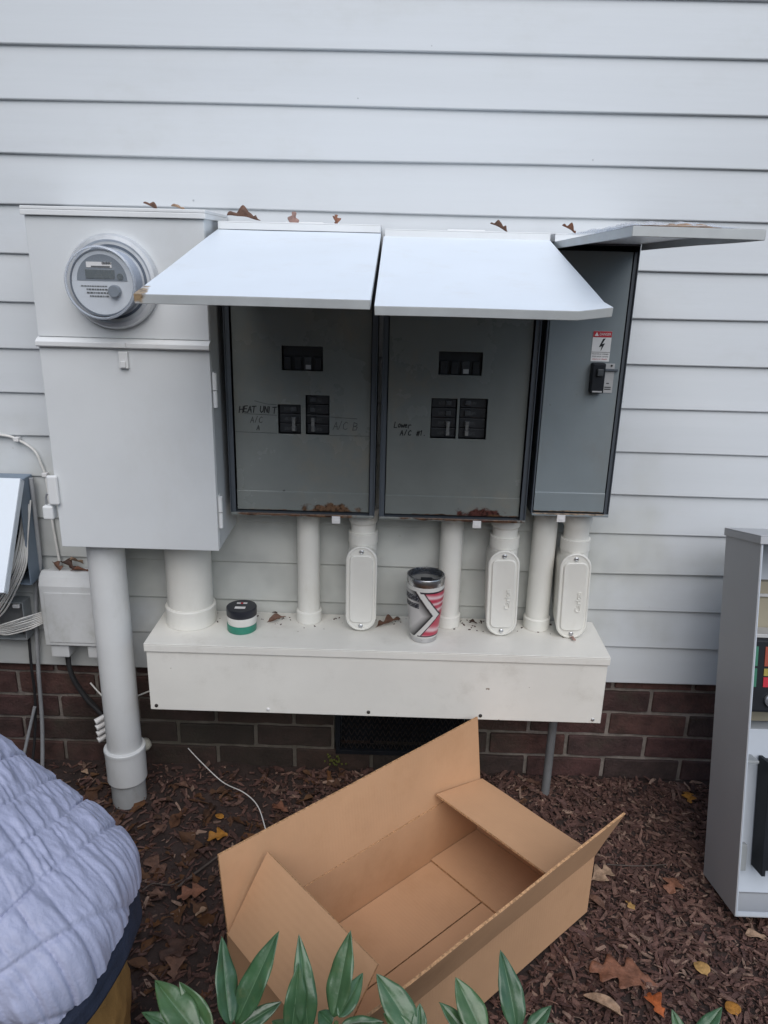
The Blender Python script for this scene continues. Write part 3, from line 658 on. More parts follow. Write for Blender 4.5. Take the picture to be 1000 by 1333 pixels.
# ================================================================ WIRE TROUGH
TX0, TX1, TY, TZ0, TZ1 = -.446, .592, -.176, .289, .4605
tr = thing('wire_trough', 'long white metal wire trough below the panels', 'wire trough', (.07, -.09, TZ0))
MB().box(TX0+.003, TX1-.003, TY+.003, YBR-.003 - .02, TZ0, TZ1-.0035).build('trough_body', 'trough_metal', tr, bevel=.0015)
mb = MB().box(TX0, TX1, TY-.002, -.001, TZ1-.003, TZ1).box(TX0, TX1, TY-.002, TY+.001, TZ1-.0195, TZ1-.0032).box(TX0, TX0+.002, TY+.0012, -.001, TZ1-.0195, TZ1-.0032).box(TX1-.002, TX1, TY+.0012, -.001, TZ1-.0195, TZ1-.0032)
mb.build('trough_lid', 'trough_metal', tr, bevel=.0016)
for x, z, m_ in ((-.429, .300, 'screw_dark'), (-.172, .299, 'label_white'), (.058, .300, 'screw_dark'), (.314, .300, 'screw_dark'), (.570, .299, 'screw')):
    MB().lathe([(.0042, 0), (.0040, .0016), (.0022, .0028)], (x, TY+.003, z), (0, -1, 0), 14).build('screw', m_, tr, smooth=40)

# ================================================================ CONDUITS
def conduit(label, x, y, r, z0, z1, rc, hc, topc=None, extra=None, name='conduit', mat='pvc'):
    t = thing(name, label, 'conduit', (x, y, z0))
    MB().cyl((x, y, z0+.001), (x, y, z1), r, n=40).build('pipe', mat, t, smooth=40)
    if rc:
        mb = MB(); mb.lathe([(rc-.0015, 0), (rc, .0015), (rc, hc-.0025), (rc-.0025, hc), (r+.0004, hc)], (x, y, z0), (0, 0, 1), 40); mb.build('coupling', mat, t, smooth=35)
    if topc:
        rt_, ht = topc
        MB().lathe([(r+.0004, 0), (rt_-.004, .0), (rt_-.002, .004), (rt_-.002, ht*.55), (rt_, ht*.6), (rt_, ht)], (x, y, z1-ht), (0, 0, 1), 40).build('top_adapter', mat, t, smooth=35)
    return t
conduit('short thick white conduit between the meter cabinet and the trough', -.369, -.056, .0525, TZ1, mz0-.0015, .0585, .046, (.063, .022))
conduit('slim straight white conduit below the HEAT UNIT panel', -.0925, -.034, .0262, TZ1, .7515, .0302, .030, (.031, .022))
conduit('slim straight white conduit behind the patterned tumbler', .238, -.034, .0262, TZ1, .7505, .0302, .030, (.031, .022))
conduit('slim straight white conduit below the narrow disconnect panel', .4500, -.034, .0275, TZ1, .7695, .0312, .030, (.031, .022))
gp = conduit('tall thick white conduit from the meter cabinet down into the ground', -.537, -.110, .0405, .055, mz0-.0015, 0, 0, (.0435, .020), name='conduit', mat='pvc_cool')
MB().lathe([(.038, 0), (.0455, .0), (.0470, .002), (.0475, .082), (.0490, .083), (.0490, .090), (.0470, .092), (.0410, .092)], (-.537, -.110, .052), (0, 0, 1), 48).build('coupling', 'pvc_cool', gp, smooth=35)
MB().cyl((-.535, -.110, -.12), (-.537, -.110, .0515), .0410, n=40).build('buried_pipe', 'pvc_grey', gp, smooth=40)
gc = thing('conduit', 'thin grey metal conduit below the right end of the trough', 'conduit', (.510, -.060, -.03))
MB().tube([(.512, -.050, TZ0-.0005), (.511, -.052, .15), (.508, -.060, -.05)], .0105, 16, 4).build('pipe', 'galv', gc, smooth=50)

def stadium(w_, h, n=14):
    r = w_/2; P = []
    for k in range(n+1): a = pi*k/n; P.append((r*cos(a), h/2-r + r*sin(a)))
    for k in range(n+1): a = pi + pi*k/n; P.append((r*cos(a), -h/2+r + r*sin(a)))
    return P
def condulet(label, x, zc, h, tilt, zt, txt, yface=-.092):
    root = thing('elbow_fitting', label, 'conduit fitting', (x, -.045, zc-h/2), 'oval conduit fittings on the trough')
    w_ = .0695
    R = Matrix.Translation((x, 0, zc)) @ Matrix.Rotation(tilt, 4, 'Y')
    body = MB(R); rings = []
    for yy, k, dz, ks in ((-.006, .80, .028, .70), (-.012, .90, .024, .74), (-.040, .97, .006, .93), (yface+.014, 1.0, 0, .985), (yface+.0062, 1.0, 0, .99)):
        rings.append([Vector((px*k, yy, pz*ks + dz)) for px, pz in stadium(w_, h)])
    body.ring_loft(rings).build('body', 'pvc', root, smooth=35)
    cov = MB(R); rings = []
    for yy, k in ((yface+.006, 1.0), (yface+.0015, 1.015), (yface, .985), (yface-.0008, .95), (yface-.0008, .90), (yface+.0006, .875)):
        rings.append([Vector((px*k, yy, pz*(1-(1-k)*w_/h*1.0))) for px, pz in stadium(w_, h)])
    cov = cov.ring_loft(rings).build('cover_plate', 'pvc', root, smooth=30)
    mb = MB(R); hh = h*.80; ww = w_*.76
    def rrect(ww, hh, r):
        P = []
        for (sx, sz, a0) in ((1, 1, 0), (-1, 1, pi/2), (-1, -1, pi), (1, -1, 1.5*pi)):
            for k in range(6): a = a0 + pi/2*k/5; P.append((sx*(ww/2-r) + r*cos(a), sz*(hh/2-r) + r*sin(a)))
        return P
    rings = [[Vector((px, yy, pz)) for px, pz in rrect(ww+d, hh+d, .012)] for yy, d in ((yface-.0002, 0), (yface-.0024, -.001), (yface-.0034, -.004), (yface-.0030, -.008))]
    mb.ring_loft(rings).build('raised_panel', 'pvc', cov, smooth=30)
    for s_ in (1, -1):
        MB(R).lathe([(.0052, 0), (.0050, .0015), (.003, .003), (.0012, .0022)], (0, yface-.0006, s_*(h/2-.0125)), (0, -1, 0), 16).build('screw', 'screw', cov, smooth=40)
    if txt:
        Mx = R @ frame((.011, yface-.0034, -.012), (0, 0, 1), (-1, 0, 0), (0, -1, 0))
        text('embossed_name', txt, .018, Mx, 'pvc', cov, .0018)
    # hub up to the panel
    yh = -.050; zb = zc + h/2 - .028
    mb = MB(); mb.lathe([(.0315, -.02), (.0315, .024), (.0335, .026), (.0335, .052), (.0305, .0525)], (x+.001, yh, zb), (0, 0, 1), 36); mb.build('hub', 'pvc', root, smooth=35)
    top = zt - (zb+.0525)
    MB().lathe([(.0285, 0), (.0285, top*.35), (.0325, top*.45), (.0325, top-.012), (.0345, top-.011), (.0345, top)], (x+.001, yh, zb+.0525), (0, 0, 1), 36).build('top_adapter', 'pvc', root, smooth=35)
    return root
condulet('white oval conduit body with a plain cover, left of the tumbler', .0335, .569, .208, 0, .7515, None)
condulet('white oval conduit body right of the tumbler, middle of three', .356, .568, .210, radians(-1.6), .7505, 'Carlon')
condulet('white oval conduit body at the right end of the trough', .517, .566, .210, radians(-1.8), .7695, 'Carlon')

# ================================================================ TUMBLER
def color_attr_mat(name, rough, metal=0):
    m = bpy.data.materials.new(name); m.use_nodes = True; nt = m.node_tree; b = nt.nodes['Principled BSDF']
    a = nt.nodes.new('ShaderNodeAttribute'); a.attribute_name = 'print'
    nz = nt.nodes.new('ShaderNodeTexNoise'); nz.inputs['Scale'].default_value = 120
    mx = nt.nodes.new('ShaderNodeMix'); mx.data_type = 'RGBA'; mx.blend_type = 'MULTIPLY'; mx.inputs[0].default_value = .12
    nt.links.new(a.outputs['Color'], mx.inputs[6]); nt.links.new(nz.outputs['Fac'], mx.inputs[7]); nt.links.new(mx.outputs[2], b.inputs['Base Color'])
    b.inputs['Roughness'].default_value = rough; b.inputs['Metallic'].default_value = metal; return m
tp = Vector((.179, -.108, TZ1+.0005))
tum = thing('tumbler', 'insulated tumbler with white, red and black pattern on the trough', 'tumbler', tp)
TH = .158
def trad(v): return .0315 + (.0425-.0315)*min(1, v/.78)**.9 + .0008*max(0, v-.78)
def art(u, v):
    # u: 0..1 across the side that faces the camera (left to right), v: 0..1 bottom to top
    band = .86 if v > .5 else .86
    apex = .84; d = abs(v-.46); c = apex - (d*1.05 if v > .46 else d*1.35)
    q = u-c
    if v > .93 or v < .035: return (.66, .65, .62)
    if v > .895 and u > c: return (.03, .02, .03)
    if v < .06 and u > c: return (.03, .02, .03)
    if -.085 < q < .085: return (.70, .69, .66)
    if .085 <= q < .125 or -.135 < q <= -.085: return (.025, .02, .025)
    if q > 0:
        k = .5+.5*sin(v*30 + 3.5*u*sin(v*9)); k2 = k**2
        return (.50+.25*k2, .05+.50*k2, .09+.48*k2)
    if .60 < v < .86 and u < .34 and not .70 < v < .74:
        t_ = noise.noise((u*60, v*60, 0)); return (.03, .03, .04) if t_ < .25 else (.30, .30, .32)
    g = .60*max(.12, min(1, (-q-.135)/.30 + .12)); return (g, g*.98, g*.96)
mb = MB(); nu, nv = 200, 130
mb.grid(nu, nv, lambda u, v: tp + Vector((cos(2*pi*u)*trad(v), sin(2*pi*u)*trad(v), .012 + (TH-.030)*v)), cu=True)
bo = mb.build('wrapped_body', color_attr_mat('printed wrap', .32), tum, smooth=60)
ca = bo.data.color_attributes.new('print', 'FLOAT_COLOR', 'POINT')
va = math.atan2(CAMPOS.y-tp.y, CAMPOS.x-tp.x)
cols = []
for j in range(nv):
    for i in range(nu):
        a = 2*pi*i/nu - va; a = (a+pi) % (2*pi) - pi
        u = .5 + a/pi*1.0; u = u if abs(a) < pi*.62 else .0
        cols += [*art(.5+.5*sin(max(-pi/2, min(pi/2, a))), j/(nv-1)), 1]
ca.data.foreach_set('color', cols)
MB().lathe([(.0285, 0), (.0305, .0015), (.0314, .0120)], tp, (0, 0, 1), 48).build('base_band', 'steel', tum, smooth=40)
MB().lathe([(.0426, TH-.018), (.0432, TH-.012), (.0434, TH-.002), (.0425, TH), (.0405, TH), (.0400, TH-.016)], tp, (0, 0, 1), 48, cap=False).build('rim', 'steel', tum, smooth=40)
MB().lathe([(.0398, TH-.014), (.0400, TH-.002), (.0360, TH-.001), (.0345, TH-.008), (.0005, TH-.0085)], tp, (0, 0, 1), 48, cap=False).build('drink_lid', 'clear_lid', tum, smooth=40)
MB().box(tp.x-.012, tp.x+.014, tp.y-.030, tp.y-.010, tp.z+TH-.0080, tp.z+TH-.0035).build('slider', 'black', tum, bevel=.0015)
MB().lathe([(.0385, TH-.030), (.0005, TH-.030)], tp, (0, 0, 1), 40, cap=False).build('drink', 'black', tum)

# ================================================================ TAPE ROLLS
def tape(label, c, r, h, mat, top=False):
    t = thing('tape_roll', label, 'tape roll', c, 'rolls of tape stacked on the trough')
    c = Vector(c)
    MB().lathe([(.0185, .0), (r, .0), (r+.0003, .0008), (r+.0003, h-.0008), (r, h), (.0185, h)], c, (0, 0, 1), 48, cap=False).build('wound_tape', mat, t, smooth=40)
    MB().lathe([(.0183, .0004), (.0183, h-.0006), (.0165, h-.0006), (.0165, .0004), (.0183, .0004)], c, (0, 0, 1), 40, cap=False).build('core', 'tape_white' if not top else 'tape_black', t, smooth=40)
    return t
tc = (-.2425, -.091, TZ1+.0004)
tape('green tape roll at the bottom of the stack', tc, .0335, .0185, 'tape_green')
tape('white tape roll in the middle of the stack', (tc[0]+.001, tc[1], tc[2]+.0188), .0335, .0185, 'tape_white')
tt = tape('black tape roll on top of the stack', (tc[0]+.0005, tc[1]+.001, tc[2]+.0376), .0345, .0185, 'tape_black', True)
z = tc[2]+.0376+.0186; x, y = tc[0], tc[1]
dsk = MB().lathe([(.0335, 0), (.0335, .0006)], (x+.0005, y+.001, z), (0, 0, 1), 48).build('paper_disc', 'tape_black', tt)
MB().box(x-.013, x+.011, y-.014, y-.003, z+.0007, z+.0010).build('white_sticker', 'label_white', dsk)
flat = lambda X, Y, Z: frame((X, Y, Z), (1, 0, 0), (0, 1, 0), (0, 0, 1))
mb = MB().box(x-.013, x-.004, y+.012, y+.0185, z+.0007, z+.0010).box(x+.002, x+.011, y+.013, y+.0195, z+.0007, z+.0010)
mb.build('white_print', 'label_white', dsk)
MB().box(x-.0035, x+.0015, y+.0125, y+.019, z+.0007, z+.0010).build('red_print', 'label_red', dsk)

# ================================================================ CARDBOARD BOX
A = Vector((-.1702, -.6549, 0)); B = Vector((.3187, -.2085, 0))
u_ = Vector((-.7385, -.6743, 0)).normalized(); v_ = Vector((.6743, -.7385, 0)).normalized(); LB, WB, HB = .662, .3092, .157
zv = Vector((0, 0, 1)); T = .0042
Z0 = .010
B.z = Z0; A = B + u_*LB; C_ = B + v_*WB; D_ = A + v_*WB
HB -= Z0
ctr = (A+B+C_+D_)/4
bx = thing('cardboard_box', 'open brown cardboard box with raised flaps on the mulch', 'cardboard box', ctr)
def sheet(name, P0, e1, l1, e2, l2, nrm, thick=T, bow=0.0, nse=0.0012, parent=None, label=None, ripple=0):
    mb = MB(); nu, nv = max(4, int(l1/.03)), max(4, int(l2/.03))
    def f(u, v, s_):
        wv = bow*4*v*(1-v)*.5 + bow*v*v + nse*noise.noise((u*l1*7+P0.x*9, v*l2*7, P0.y*7+P0.z)) + ripple*sin(u*6)*v
        return P0 + e1*(l1*u) + e2*(l2*v) + nrm*(wv + s_*thick/2)
    vs = []
    for s_ in (1, -1): vs += [f(i/(nu-1), j/(nv-1), s_) for j in range(nv) for i in range(nu)]
    N = nu*nv; fs = []; mi = []
    for j in range(nv-1):
        for i in range(nu-1):
            q = (j*nu+i, j*nu+i+1, (j+1)*nu+i+1, (j+1)*nu+i); fs += [q, tuple(k+N for k in q[::-1])]; mi += [0, 0]
    bd = [i for i in range(nu)] + [j*nu+nu-1 for j in range(1, nv)] + [(nv-1)*nu+i for i in range(nu-2, -1, -1)] + [j*nu for j in range(nv-2, 0, -1)]
    for a, b in zip(bd, bd[1:]+bd[:1]): fs.append((a, b, b+N, a+N)); mi.append(1)
    mb.add(vs, fs); mb.fm = mi
    o = mb.build(name, ['card', 'card_edge'], parent or bx, smooth=40)
    return o
g_ = .0025
# walls
for nm, P0, e1, l1, n_ in (('long_wall', B, u_, LB, v_), ('long_wall', C_, u_, LB, -v_), ('end_wall', B+v_*.005, v_, WB-.010, u_), ('end_wall', A+v_*.005, v_, WB-.010, -u_)):
    sheet(nm, P0 + n_*(T/2) , e1, l1, zv, HB, n_, nse=.0008)
# bottom: two long flaps under two short flaps
inn = .006
sheet('bottom_flap', B + v_*inn + u_*inn + zv*.003, u_, LB-2*inn, v_, WB/2-inn-.0015, zv, nse=.0006)
sheet('bottom_flap', C_ - v_*inn + u_*inn + zv*.003, u_, LB-2*inn, -v_, WB/2-inn-.0015, zv, nse=.0006)
sheet('bottom_flap', B + v_*inn + u_*inn + zv*.0085, v_, WB-2*inn, u_, .150, zv, nse=.0008, bow=.001)
sheet('bottom_flap', A + v_*inn - u_*inn + zv*.0085, v_, WB-2*inn, -u_, .150, zv, nse=.0008, bow=.001)
# top flaps, hinged on the rim
top = zv*(HB+.0005)
def flap(P0, e1, l1, out, ang, L_, bow, inset=.002):
    d = out*cos(ang) + zv*sin(ang); n_ = e1.cross(d).normalized()
    sheet('flap', P0 + top + e1*inset, e1, l1-2*inset, d, L_, n_, bow=bow, nse=.0016)
flap(B, u_, LB, -v_, 1.454, .1545, .0015)
flap(B, v_, WB, -u_, 2.928, .1540, -.001, .006)
flap(A, v_, WB, u_, 2.170, .1545, .001, .006)
flap(C_, u_, LB, v_, 1.190, .1440, .003)

# ================================================================ GREY CABINET LEANING AT THE RIGHT
CW, CD, CH = .37, .158, .7715
gcab = thing('electrical_cabinet', 'open grey metal electrical cabinet leaning on the wall at the right edge', 'electrical cabinet', (.8142, -.3143, .004), rot=(-.2433, .0051, 0), local=True)
t = .002
mb = MB().box(0, t, -CD, 0, 0, CH); mb.build('side_panel', 'cab', gcab, bevel=.0006)
MB().box(CW-t, CW, -CD, 0, 0, CH).build('side_panel', 'cab', gcab, bevel=.0006)
MB().box(t+.0002, CW-t-.0002, -.0022, -.0002, t+.0002, CH-t-.0002).build('back_panel', 'cab_in', gcab)
MB().box(t+.0002, CW-t-.0002, -CD, -.0004, 0, t).build('bottom_panel', 'cab', gcab)
MB().box(-.003, CW+.003, -CD-.004, .003, CH+.0002, CH+.0025).box(-.0032, -.0010, -CD-.004, .003, CH-.014, CH).box(CW+.0010, CW+.0032, -CD-.004, .003, CH-.014, CH).box(-.003, CW+.003, -CD-.0042, -CD-.002, CH-.014, CH).build('top_hood', 'cab', gcab, bevel=.0008)
mb = MB().box(t+.0002, .016, -CD-.0001, -CD+.0019, 0.0022, CH-.015).box(CW-.016, CW-t-.0002, -CD-.0001, -CD+.0019, .0022, CH-.015).box(.0162, CW-.0162, -CD-.0001, -CD+.0019, .0022, .030)
MB().box(t+.0002, .0045, -CD-.0002, -CD+.006, .0022, CH-.015).build('front_return', 'cab_in', gcab)
MB().box(CW-.0045, CW-t-.0002, -CD-.0002, -CD+.006, .0022, CH-.015).build('front_return', 'cab_in', gcab)
MB().box(.0047, CW-.0047, -CD-.0002, -CD+.0018, .0022, .011).build('front_return', 'cab_in', gcab)
MB().box(.0047, CW-.0047, -.075, -.004, .004, .36).build('lower_board', 'cab_in', gcab, bevel=.001)
MB().box(.0047, CW-.0047, -.034, -.003, .364, .665).build('manila_board', 'manila', gcab)
MB().box(.0047, CW-.0047, -.040, -.0345, .634, .640).build('board_seam', 'label_grey', gcab)
pk = MB().box(.012, .14, -.115, -.036, .408, .560).build('terminal_block', 'black', gcab, bevel=.006, seg=3)
for i, (z0, z1) in enumerate(((.505, .545), (.462, .500))):
    MB().box(.014, .030, -.1168, -.1152, z0, z1).build('green_marker', 'green_label', pk)
    MB().box(.044, .075, -.1168, -.1152, z0, z1-(.0 if i == 0 else .018)).build('red_marker', 'red_label' if i == 0 else 'label_red', pk)
MB().box(.044, .075, -.1168, -.1152, .485, .500).build('yellow_marker', 'yellow_label', pk)
MB().lathe([(.012, 0), (.012, .006), (.008, .010)], (.060, -.116, .435), (0, -1, 0), 20).build('terminal_screw', 'screw', pk, smooth=40)
MB().box(.012, .13, -.105, -.036, .5605, .568).build('terminal_cover', 'label_grey', pk, bevel=.001)
ib = MB().box(.070, CW-.05, -.118, -.076, .075, .30).build('bus_assembly', 'black', gcab, bevel=.003)
mb = MB()
for i in range(18): mb.cyl((.092, -.120, .086+i*.0115), (CW-.075, -.120, .086+i*.0115), .0038, n=8)
tag(mb.build('bus_fins', 'screw', ib, smooth=40), kind='stuff')
mb = MB().box(.064, .072, -.126, -.079, .068, .306); mb.build('bus_rail', 'black', ib, bevel=.001)
br = MB().box(.012, .050, -.088, -.0755, .058, .115).box(.012, .036, -.092, -.0882, .085, .115); br = br.build('mounting_bracket', 'grey_metal', gcab, bevel=.001)
MB().lathe([(.009, 0), (.009, .004), (.006, .007)], (.024, -.0922, .100), (0, -1, 0), 8).build('bolt', 'screw', br, smooth=30)
br = MB().box(.010, .050, -.112, -.0755, .300, .306).build('mounting_bracket', 'grey_metal', gcab, bevel=.001)

# ================================================================ UTILITY BOXES AND CABLES AT THE LEFT EDGE
ub = thing('utility_box', 'open utility box with a raised lid at the left edge', 'utility box', (-.86, -.04, .53))
X0, X1, Z0, Z1, YU = -.985, -.735, .545, .795, -.070
mb = MB().box(X0, X1, -.006, -.003, Z0, Z1).box(X0, X0+.003, YU, -.0062, Z0, Z1).box(X1-.003, X1, YU, -.0062, Z0, Z1).box(X0+.003, X1-.003, YU, -.0062, Z0, Z0+.003).box(X0+.003, X1-.003, YU, -.0062, Z1-.003, Z1)
mb.build('box_shell', 'nid_in', ub, bevel=.001)
MB().box(X0+.01, X1-.02, -.045, -.0065, Z0+.02, .66).build('terminal_module', 'black', ub, bevel=.003)
a = -1.02; e = Vector((0, -cos(a), sin(a))); n_ = Vector((0, sin(a), cos(a))); n_ = Vector((0, -sin(-a), cos(a))); n_ = Vector((0, sin(a), cos(a)))
mb = MB(frame((0, YU-.004, Z1+.010), (1, 0, 0), e, n_)); LX0, LX1, LL, DD = X0-.006, X1+.008, .255, .022
mb.box(LX0, LX1, 0, LL, -.003, 0).box(LX0, LX0+.003, .0032, LL-.0032, -DD, -.0032).box(LX1-.003, LX1, .0032, LL-.0032, -DD, -.0032).box(LX0, LX1, LL-.003, LL, -DD, -.0032).box(LX0, LX1, 0, .003, -DD, -.0032)
mb.build('lid', 'lid_metal', ub, bevel=.002)
sb = thing('splice_box', 'small open splice box full of white wire at the left edge', 'splice box', (-.86, -.03, .385))
X0, X1, Z0, Z1, YU = -.96, -.778, .385, .485, -.04
mb = MB().box(X0, X1, -.004, -.002, Z0, Z1).box(X0, X0+.003, YU, -.0042, Z0, Z1).box(X1-.003, X1, YU, -.0042, Z0, Z1).box(X0+.003, X1-.003, YU, -.0042, Z0, Z0+.003).box(X0+.003, X1-.003, YU, -.0042, Z1-.003, Z1)
mb.build('box_shell', 'grey_metal', sb, bevel=.001)
MB().box(X0+.01, X1-.01, -.02, -.0045, Z0+.01, Z1-.01).build('back_plate', 'galv', sb)
MB().box(X1-.022, X1-.006, -.047, -.0402, Z1-.012, Z1-.003).build('cover_clip', 'label_white', sb, bevel=.001)
rn = random.Random(21)
for i in range(8):
    o = i*2.8; j_ = lambda a: rn.uniform(-a, a)
    P = [un(40-o*.5, 655+j_(6), Y=-.035), un(36-o*.6, 700+j_(4), Y=-.060), un(34-o, 735, Y=-.082-.003*i), un(23-o*1.2, 763+j_(3), Y=-.088), un(8-o*1.5, 793+j_(3), Y=-.080), un(-8-o*1.2, 813+i*1.4, Y=-.070), un(6+j_(4), 826-i*2.0, Y=-.064-.003*i), un(30+j_(3), 821-i*2.4, Y=-.058-.003*i), un(50, 814-i*2.2, Y=-.050), un(64, 806-i*1.8, Y=-.030)]
    q = MB().tube(P, .0021, 7, 7).build('cable', 'white_wire', smooth=60, loc=P[0])
    tag(q, 'white cable looping from the open utility box into the splice box, ' + ('nearest the wall', 'second from the wall', 'third from the wall', 'fourth from the wall', 'fourth from the front', 'third from the front', 'second from the front', 'frontmost of the bundle')[i], 'cable', 'white cables at the left edge')
cb = thing('cable', 'white cable clipped to the siding, dropping beside the meter cabinet', 'cable', (-.70, -.006, .56))
MB().tube([un(-90, 556, Y=-.004), un(0, 566, Y=-.004), un(22, 572, Y=-.004), un(44, 586, Y=-.006), un(54, 605, Y=-.006), un(60, 622, Y=-.006), un(64, 650, Y=-.004), un(70, 690, Y=-.004), un(79, 738, Y=-.010)], .0032, 8, 8).build('sheath', 'white_wire', cb, smooth=60)
for px, py in ((22, 572), (59, 618)):
    c = un(px, py, Y=-.006); MB().box(c.x-.006, c.x+.006, c.y-.006, c.y+.008, c.z-.004, c.z+.005).build('cable_clip', 'label_white', cb, bevel=.001)
c1 = thing('cable', 'grey cable running straight down behind the white enclosure', 'cable', (-.78, -.012, 0))
MB().tube([(-.729, -.020, .79), (-.731, -.020, .65), (-.735, -.018, .57), (-.752, -.016, .52), (-.766, -.014, .40), (-.776, -.012, .28), (-.79, -.002, .12), (-.80, -.02, -.04)], .0052, 8, 8).build('sheath', 'grey_wire', c1, smooth=60)
c1 = thing('cable', 'thin dark cable beside the grey cable below the splice box', 'cable', (-.80, -.01, 0))
MB().tube([(-.787, -.012, .40), (-.792, -.012, .30), (-.800, .0, .20), (-.815, .0, .08), (-.83, -.02, -.03)], .0036, 8, 8).build('sheath', 'black_wire', c1, smooth=60)
c1 = thing('cable', 'loose grey cable end slanting across the brick at the left', 'cable', (-.83, -.02, .02))
MB().tube([(-.802, -.004, .175), (-.820, -.012, .11), (-.842, -.03, .02)], .0042, 8, 8).build('sheath', 'grey_wire', c1, smooth=60)
nd = thing('telecom_enclosure', 'white plastic telecom enclosure with dead leaves on top', 'telecom enclosure', (-.65, -.04, .36))
X0, X1, Z0, Z1 = -.722, -.575, .386, .572
MB().box(X0+.004, X1-.004, -.045, -.003, Z0+.004, Z1-.006).build('base_shell', 'nid', nd, bevel=.006, seg=3)
mb = MB(); P = [(-.0455, Z0), (-.066, Z0), (-.068, Z0+.004), (-.068, Z1-.030), (-.060, Z1-.010), (-.045, Z1), (-.0455+.012, Z1)]
mb.prism([(X0, y, z) for y, z in P], (X1-X0, 0, 0)); cv = mb.build('front_cover', 'nid', nd, bevel=.004, seg=3)
mb = MB().box(X0+.012, X1-.012, -.0705, -.0682, Z0+.012, Z1-.045); mb.build('cover_panel', 'nid', cv, bevel=.002)
for a, b in ((X0+.008, X0+.052), (X1-.050, X1-.006)): MB().box(a, b, -.060, -.012, Z0-.034, Z0-.0005).build('lower_boot', 'nid', nd, bevel=.003)
MB().box(X0-.006, X0-.0003, -.05, -.01, Z0+.06, Z0+.085).build('side_catch', 'nid', nd, bevel=.002)
for i, P in enumerate(([(-.690, -.03, .352), (-.688, -.028, .30), (-.668, -.02, .235), (-.625, -.02, .17), (-.585, -.04, .10), (-.56, -.09, -.03)], [(-.682, -.04, .352), (-.680, -.04, .29), (-.655, -.03, .22), (-.61, -.03, .15), (-.59, -.06, .03), (-.58, -.08, -.03)])):
    c1 = MB().tube(P, .0055, 8, 8).build('cable', 'black_wire', smooth=60, loc=P[-1]); tag(c1, ('thick black cable sagging from the white enclosure to the ground', 'second black cable running just below the other black cable')[i], 'cable')
c1 = MB().tube([(-.655, .004, .245), (-.62, -.01, .215), (-.58, -.03, .205), (-.52, -.03, .235), (-.47, -.01, .245), (-.455, -.01, .215), (-.44, -.01, .195)], .0022, 7, 8).build('wire', 'white_wire', smooth=60, loc=(-.62, -.01, .215))
tag(c1, 'thin white wire passing behind the tall thick conduit', 'wire')
q = thing('wire_connector', 'white wire tie bundle sticking out behind the tall thick conduit', 'wire connector', (-.594, -.07, .19))
for i in range(4):
    a = un(124+i*1.2, 940+i*8.0, Y=-.080); b = a + Vector((.035, .03, .012)); MB().cyl(a, b, .0075, .006, 8).build('crimp_sleeve', 'label_white', q, smooth=50)
c1 = MB().lathe([(.004, 0), (.015, .004), (.019, .014), (.013, .026), (.004, .031)], un(188, 975, Y=-.02), (.1, -.05, 1), 12).build('foam_sealant', 'foam', smooth=60, loc=un(188, 975, Y=-.02))
tag(c1, 'lump of pale foam sealant on the brick behind the tall conduit', 'sealant')
P = [un(245, 974, Y=.014), un(262, 992, Y=-.02), un(290, 1018, Y=-.07), un(318, 1032, Y=-.12), un(336, 1050, Y=-.16), un(346, 1080, Z=.0)]
c1 = MB().tube(P, .0014, 7, 8).build('wire', 'white_wire', smooth=60, loc=P[-1]); tag(c1, 'thin white wire curving from the brick to the mulch beside the cardboard box', 'wire')
ms = MB(); rn = random.Random(2); c = un(437, 990, Y=YBR-.002)
for i in range(26):
    p = c + Vector((rn.gauss(0, .012), rn.uniform(-.006, 0), rn.gauss(0, .008))); ms.lathe([(.0005, -.003), (.003, -.001), (.003, .001), (.0005, .003)], p, (rn.random(), rn.random(), rn.random()), 5)
tag(ms.build('moss', 'moss', loc=c), 'small patch of moss under the corner of the black vent', 'moss', kind='stuff')

# plastic and paper on the horizontal lid
def crumple(name, label, cat, x0, x1, y0, y1, zb, amp, mat, seed, droop=0):
    mb = MB()
    def f(u, v):
        x = x0 + (x1-x0)*u; y = y0 + (y1-y0)*v
        h = abs(noise.noise((x*22+seed, y*16, 1.2))) + .6*abs(noise.noise((x*50, y*40+seed, 4)))
        ed = min(1, 6*min(u, 1-u, v, 1-v) + .05)
        return (x + .006*noise.noise((x*9, y*9, seed)), y + .02*noise.noise((x*7+4, y*7, seed)), zb + amp*h*ed + .0012)
    mb.grid(40, 40, f); o = mb.build(name, mat, smooth=70, loc=((x0+x1)/2, (y0+y1)/2, zb), solid=.0004, recalc=True)
    return tag(o, label, cat)
crumple('paper_sheet', 'folded pale brown paper lying on the horizontal lid', 'paper', .435, .520, -.62, -.42, 1.3345, .010, 'leaf_tan', 3)
crumple('plastic_bag', 'crumpled clear plastic bag on the horizontal lid of the narrow panel', 'plastic bag', .410, .556, -.60, -.16, 1.3365, .012, 'plastic_film', 8)

# ================================================================ LEAVES
def oak_leaf(L_, W_, lobes, seed, curl=.25, fold=.15):
    rn = random.Random(seed); mb = MB(); nt_, ns = 25, 7
    phs = rn.uniform(-.3, .3); bend = rn.uniform(-.5, .5)
    def f(u, v):
        s_ = u*2-1; t_ = v
        env = sin(pi*min(1, t_*1.0)**.8)**.7*.9 + .05
        lb = .5+.5*cos(2*pi*(t_*lobes + phs + (.12 if s_ > 0 else -.05))) if lobes else 1
        wd = W_/2*env*(.30+.70*lb**.8)*(1-.1*rn.random()*0)
        if t_ < .12: wd *= .12 + t_*2
        x = s_*wd; y = t_*L_ + abs(s_)*wd*(.45 if lobes else .1)
        z = curl*L_*(abs(s_)**1.6)*.35*(wd/(W_/2)) + fold*L_*sin(pi*t_)*.3 + .05*L_*noise.noise((x*60/max(L_*10, .1), y*40, seed))
        x += bend*L_*.25*t_*t_
        return Vector((x, y - L_/2, z))
    mb.grid(ns, nt_, f); return mb
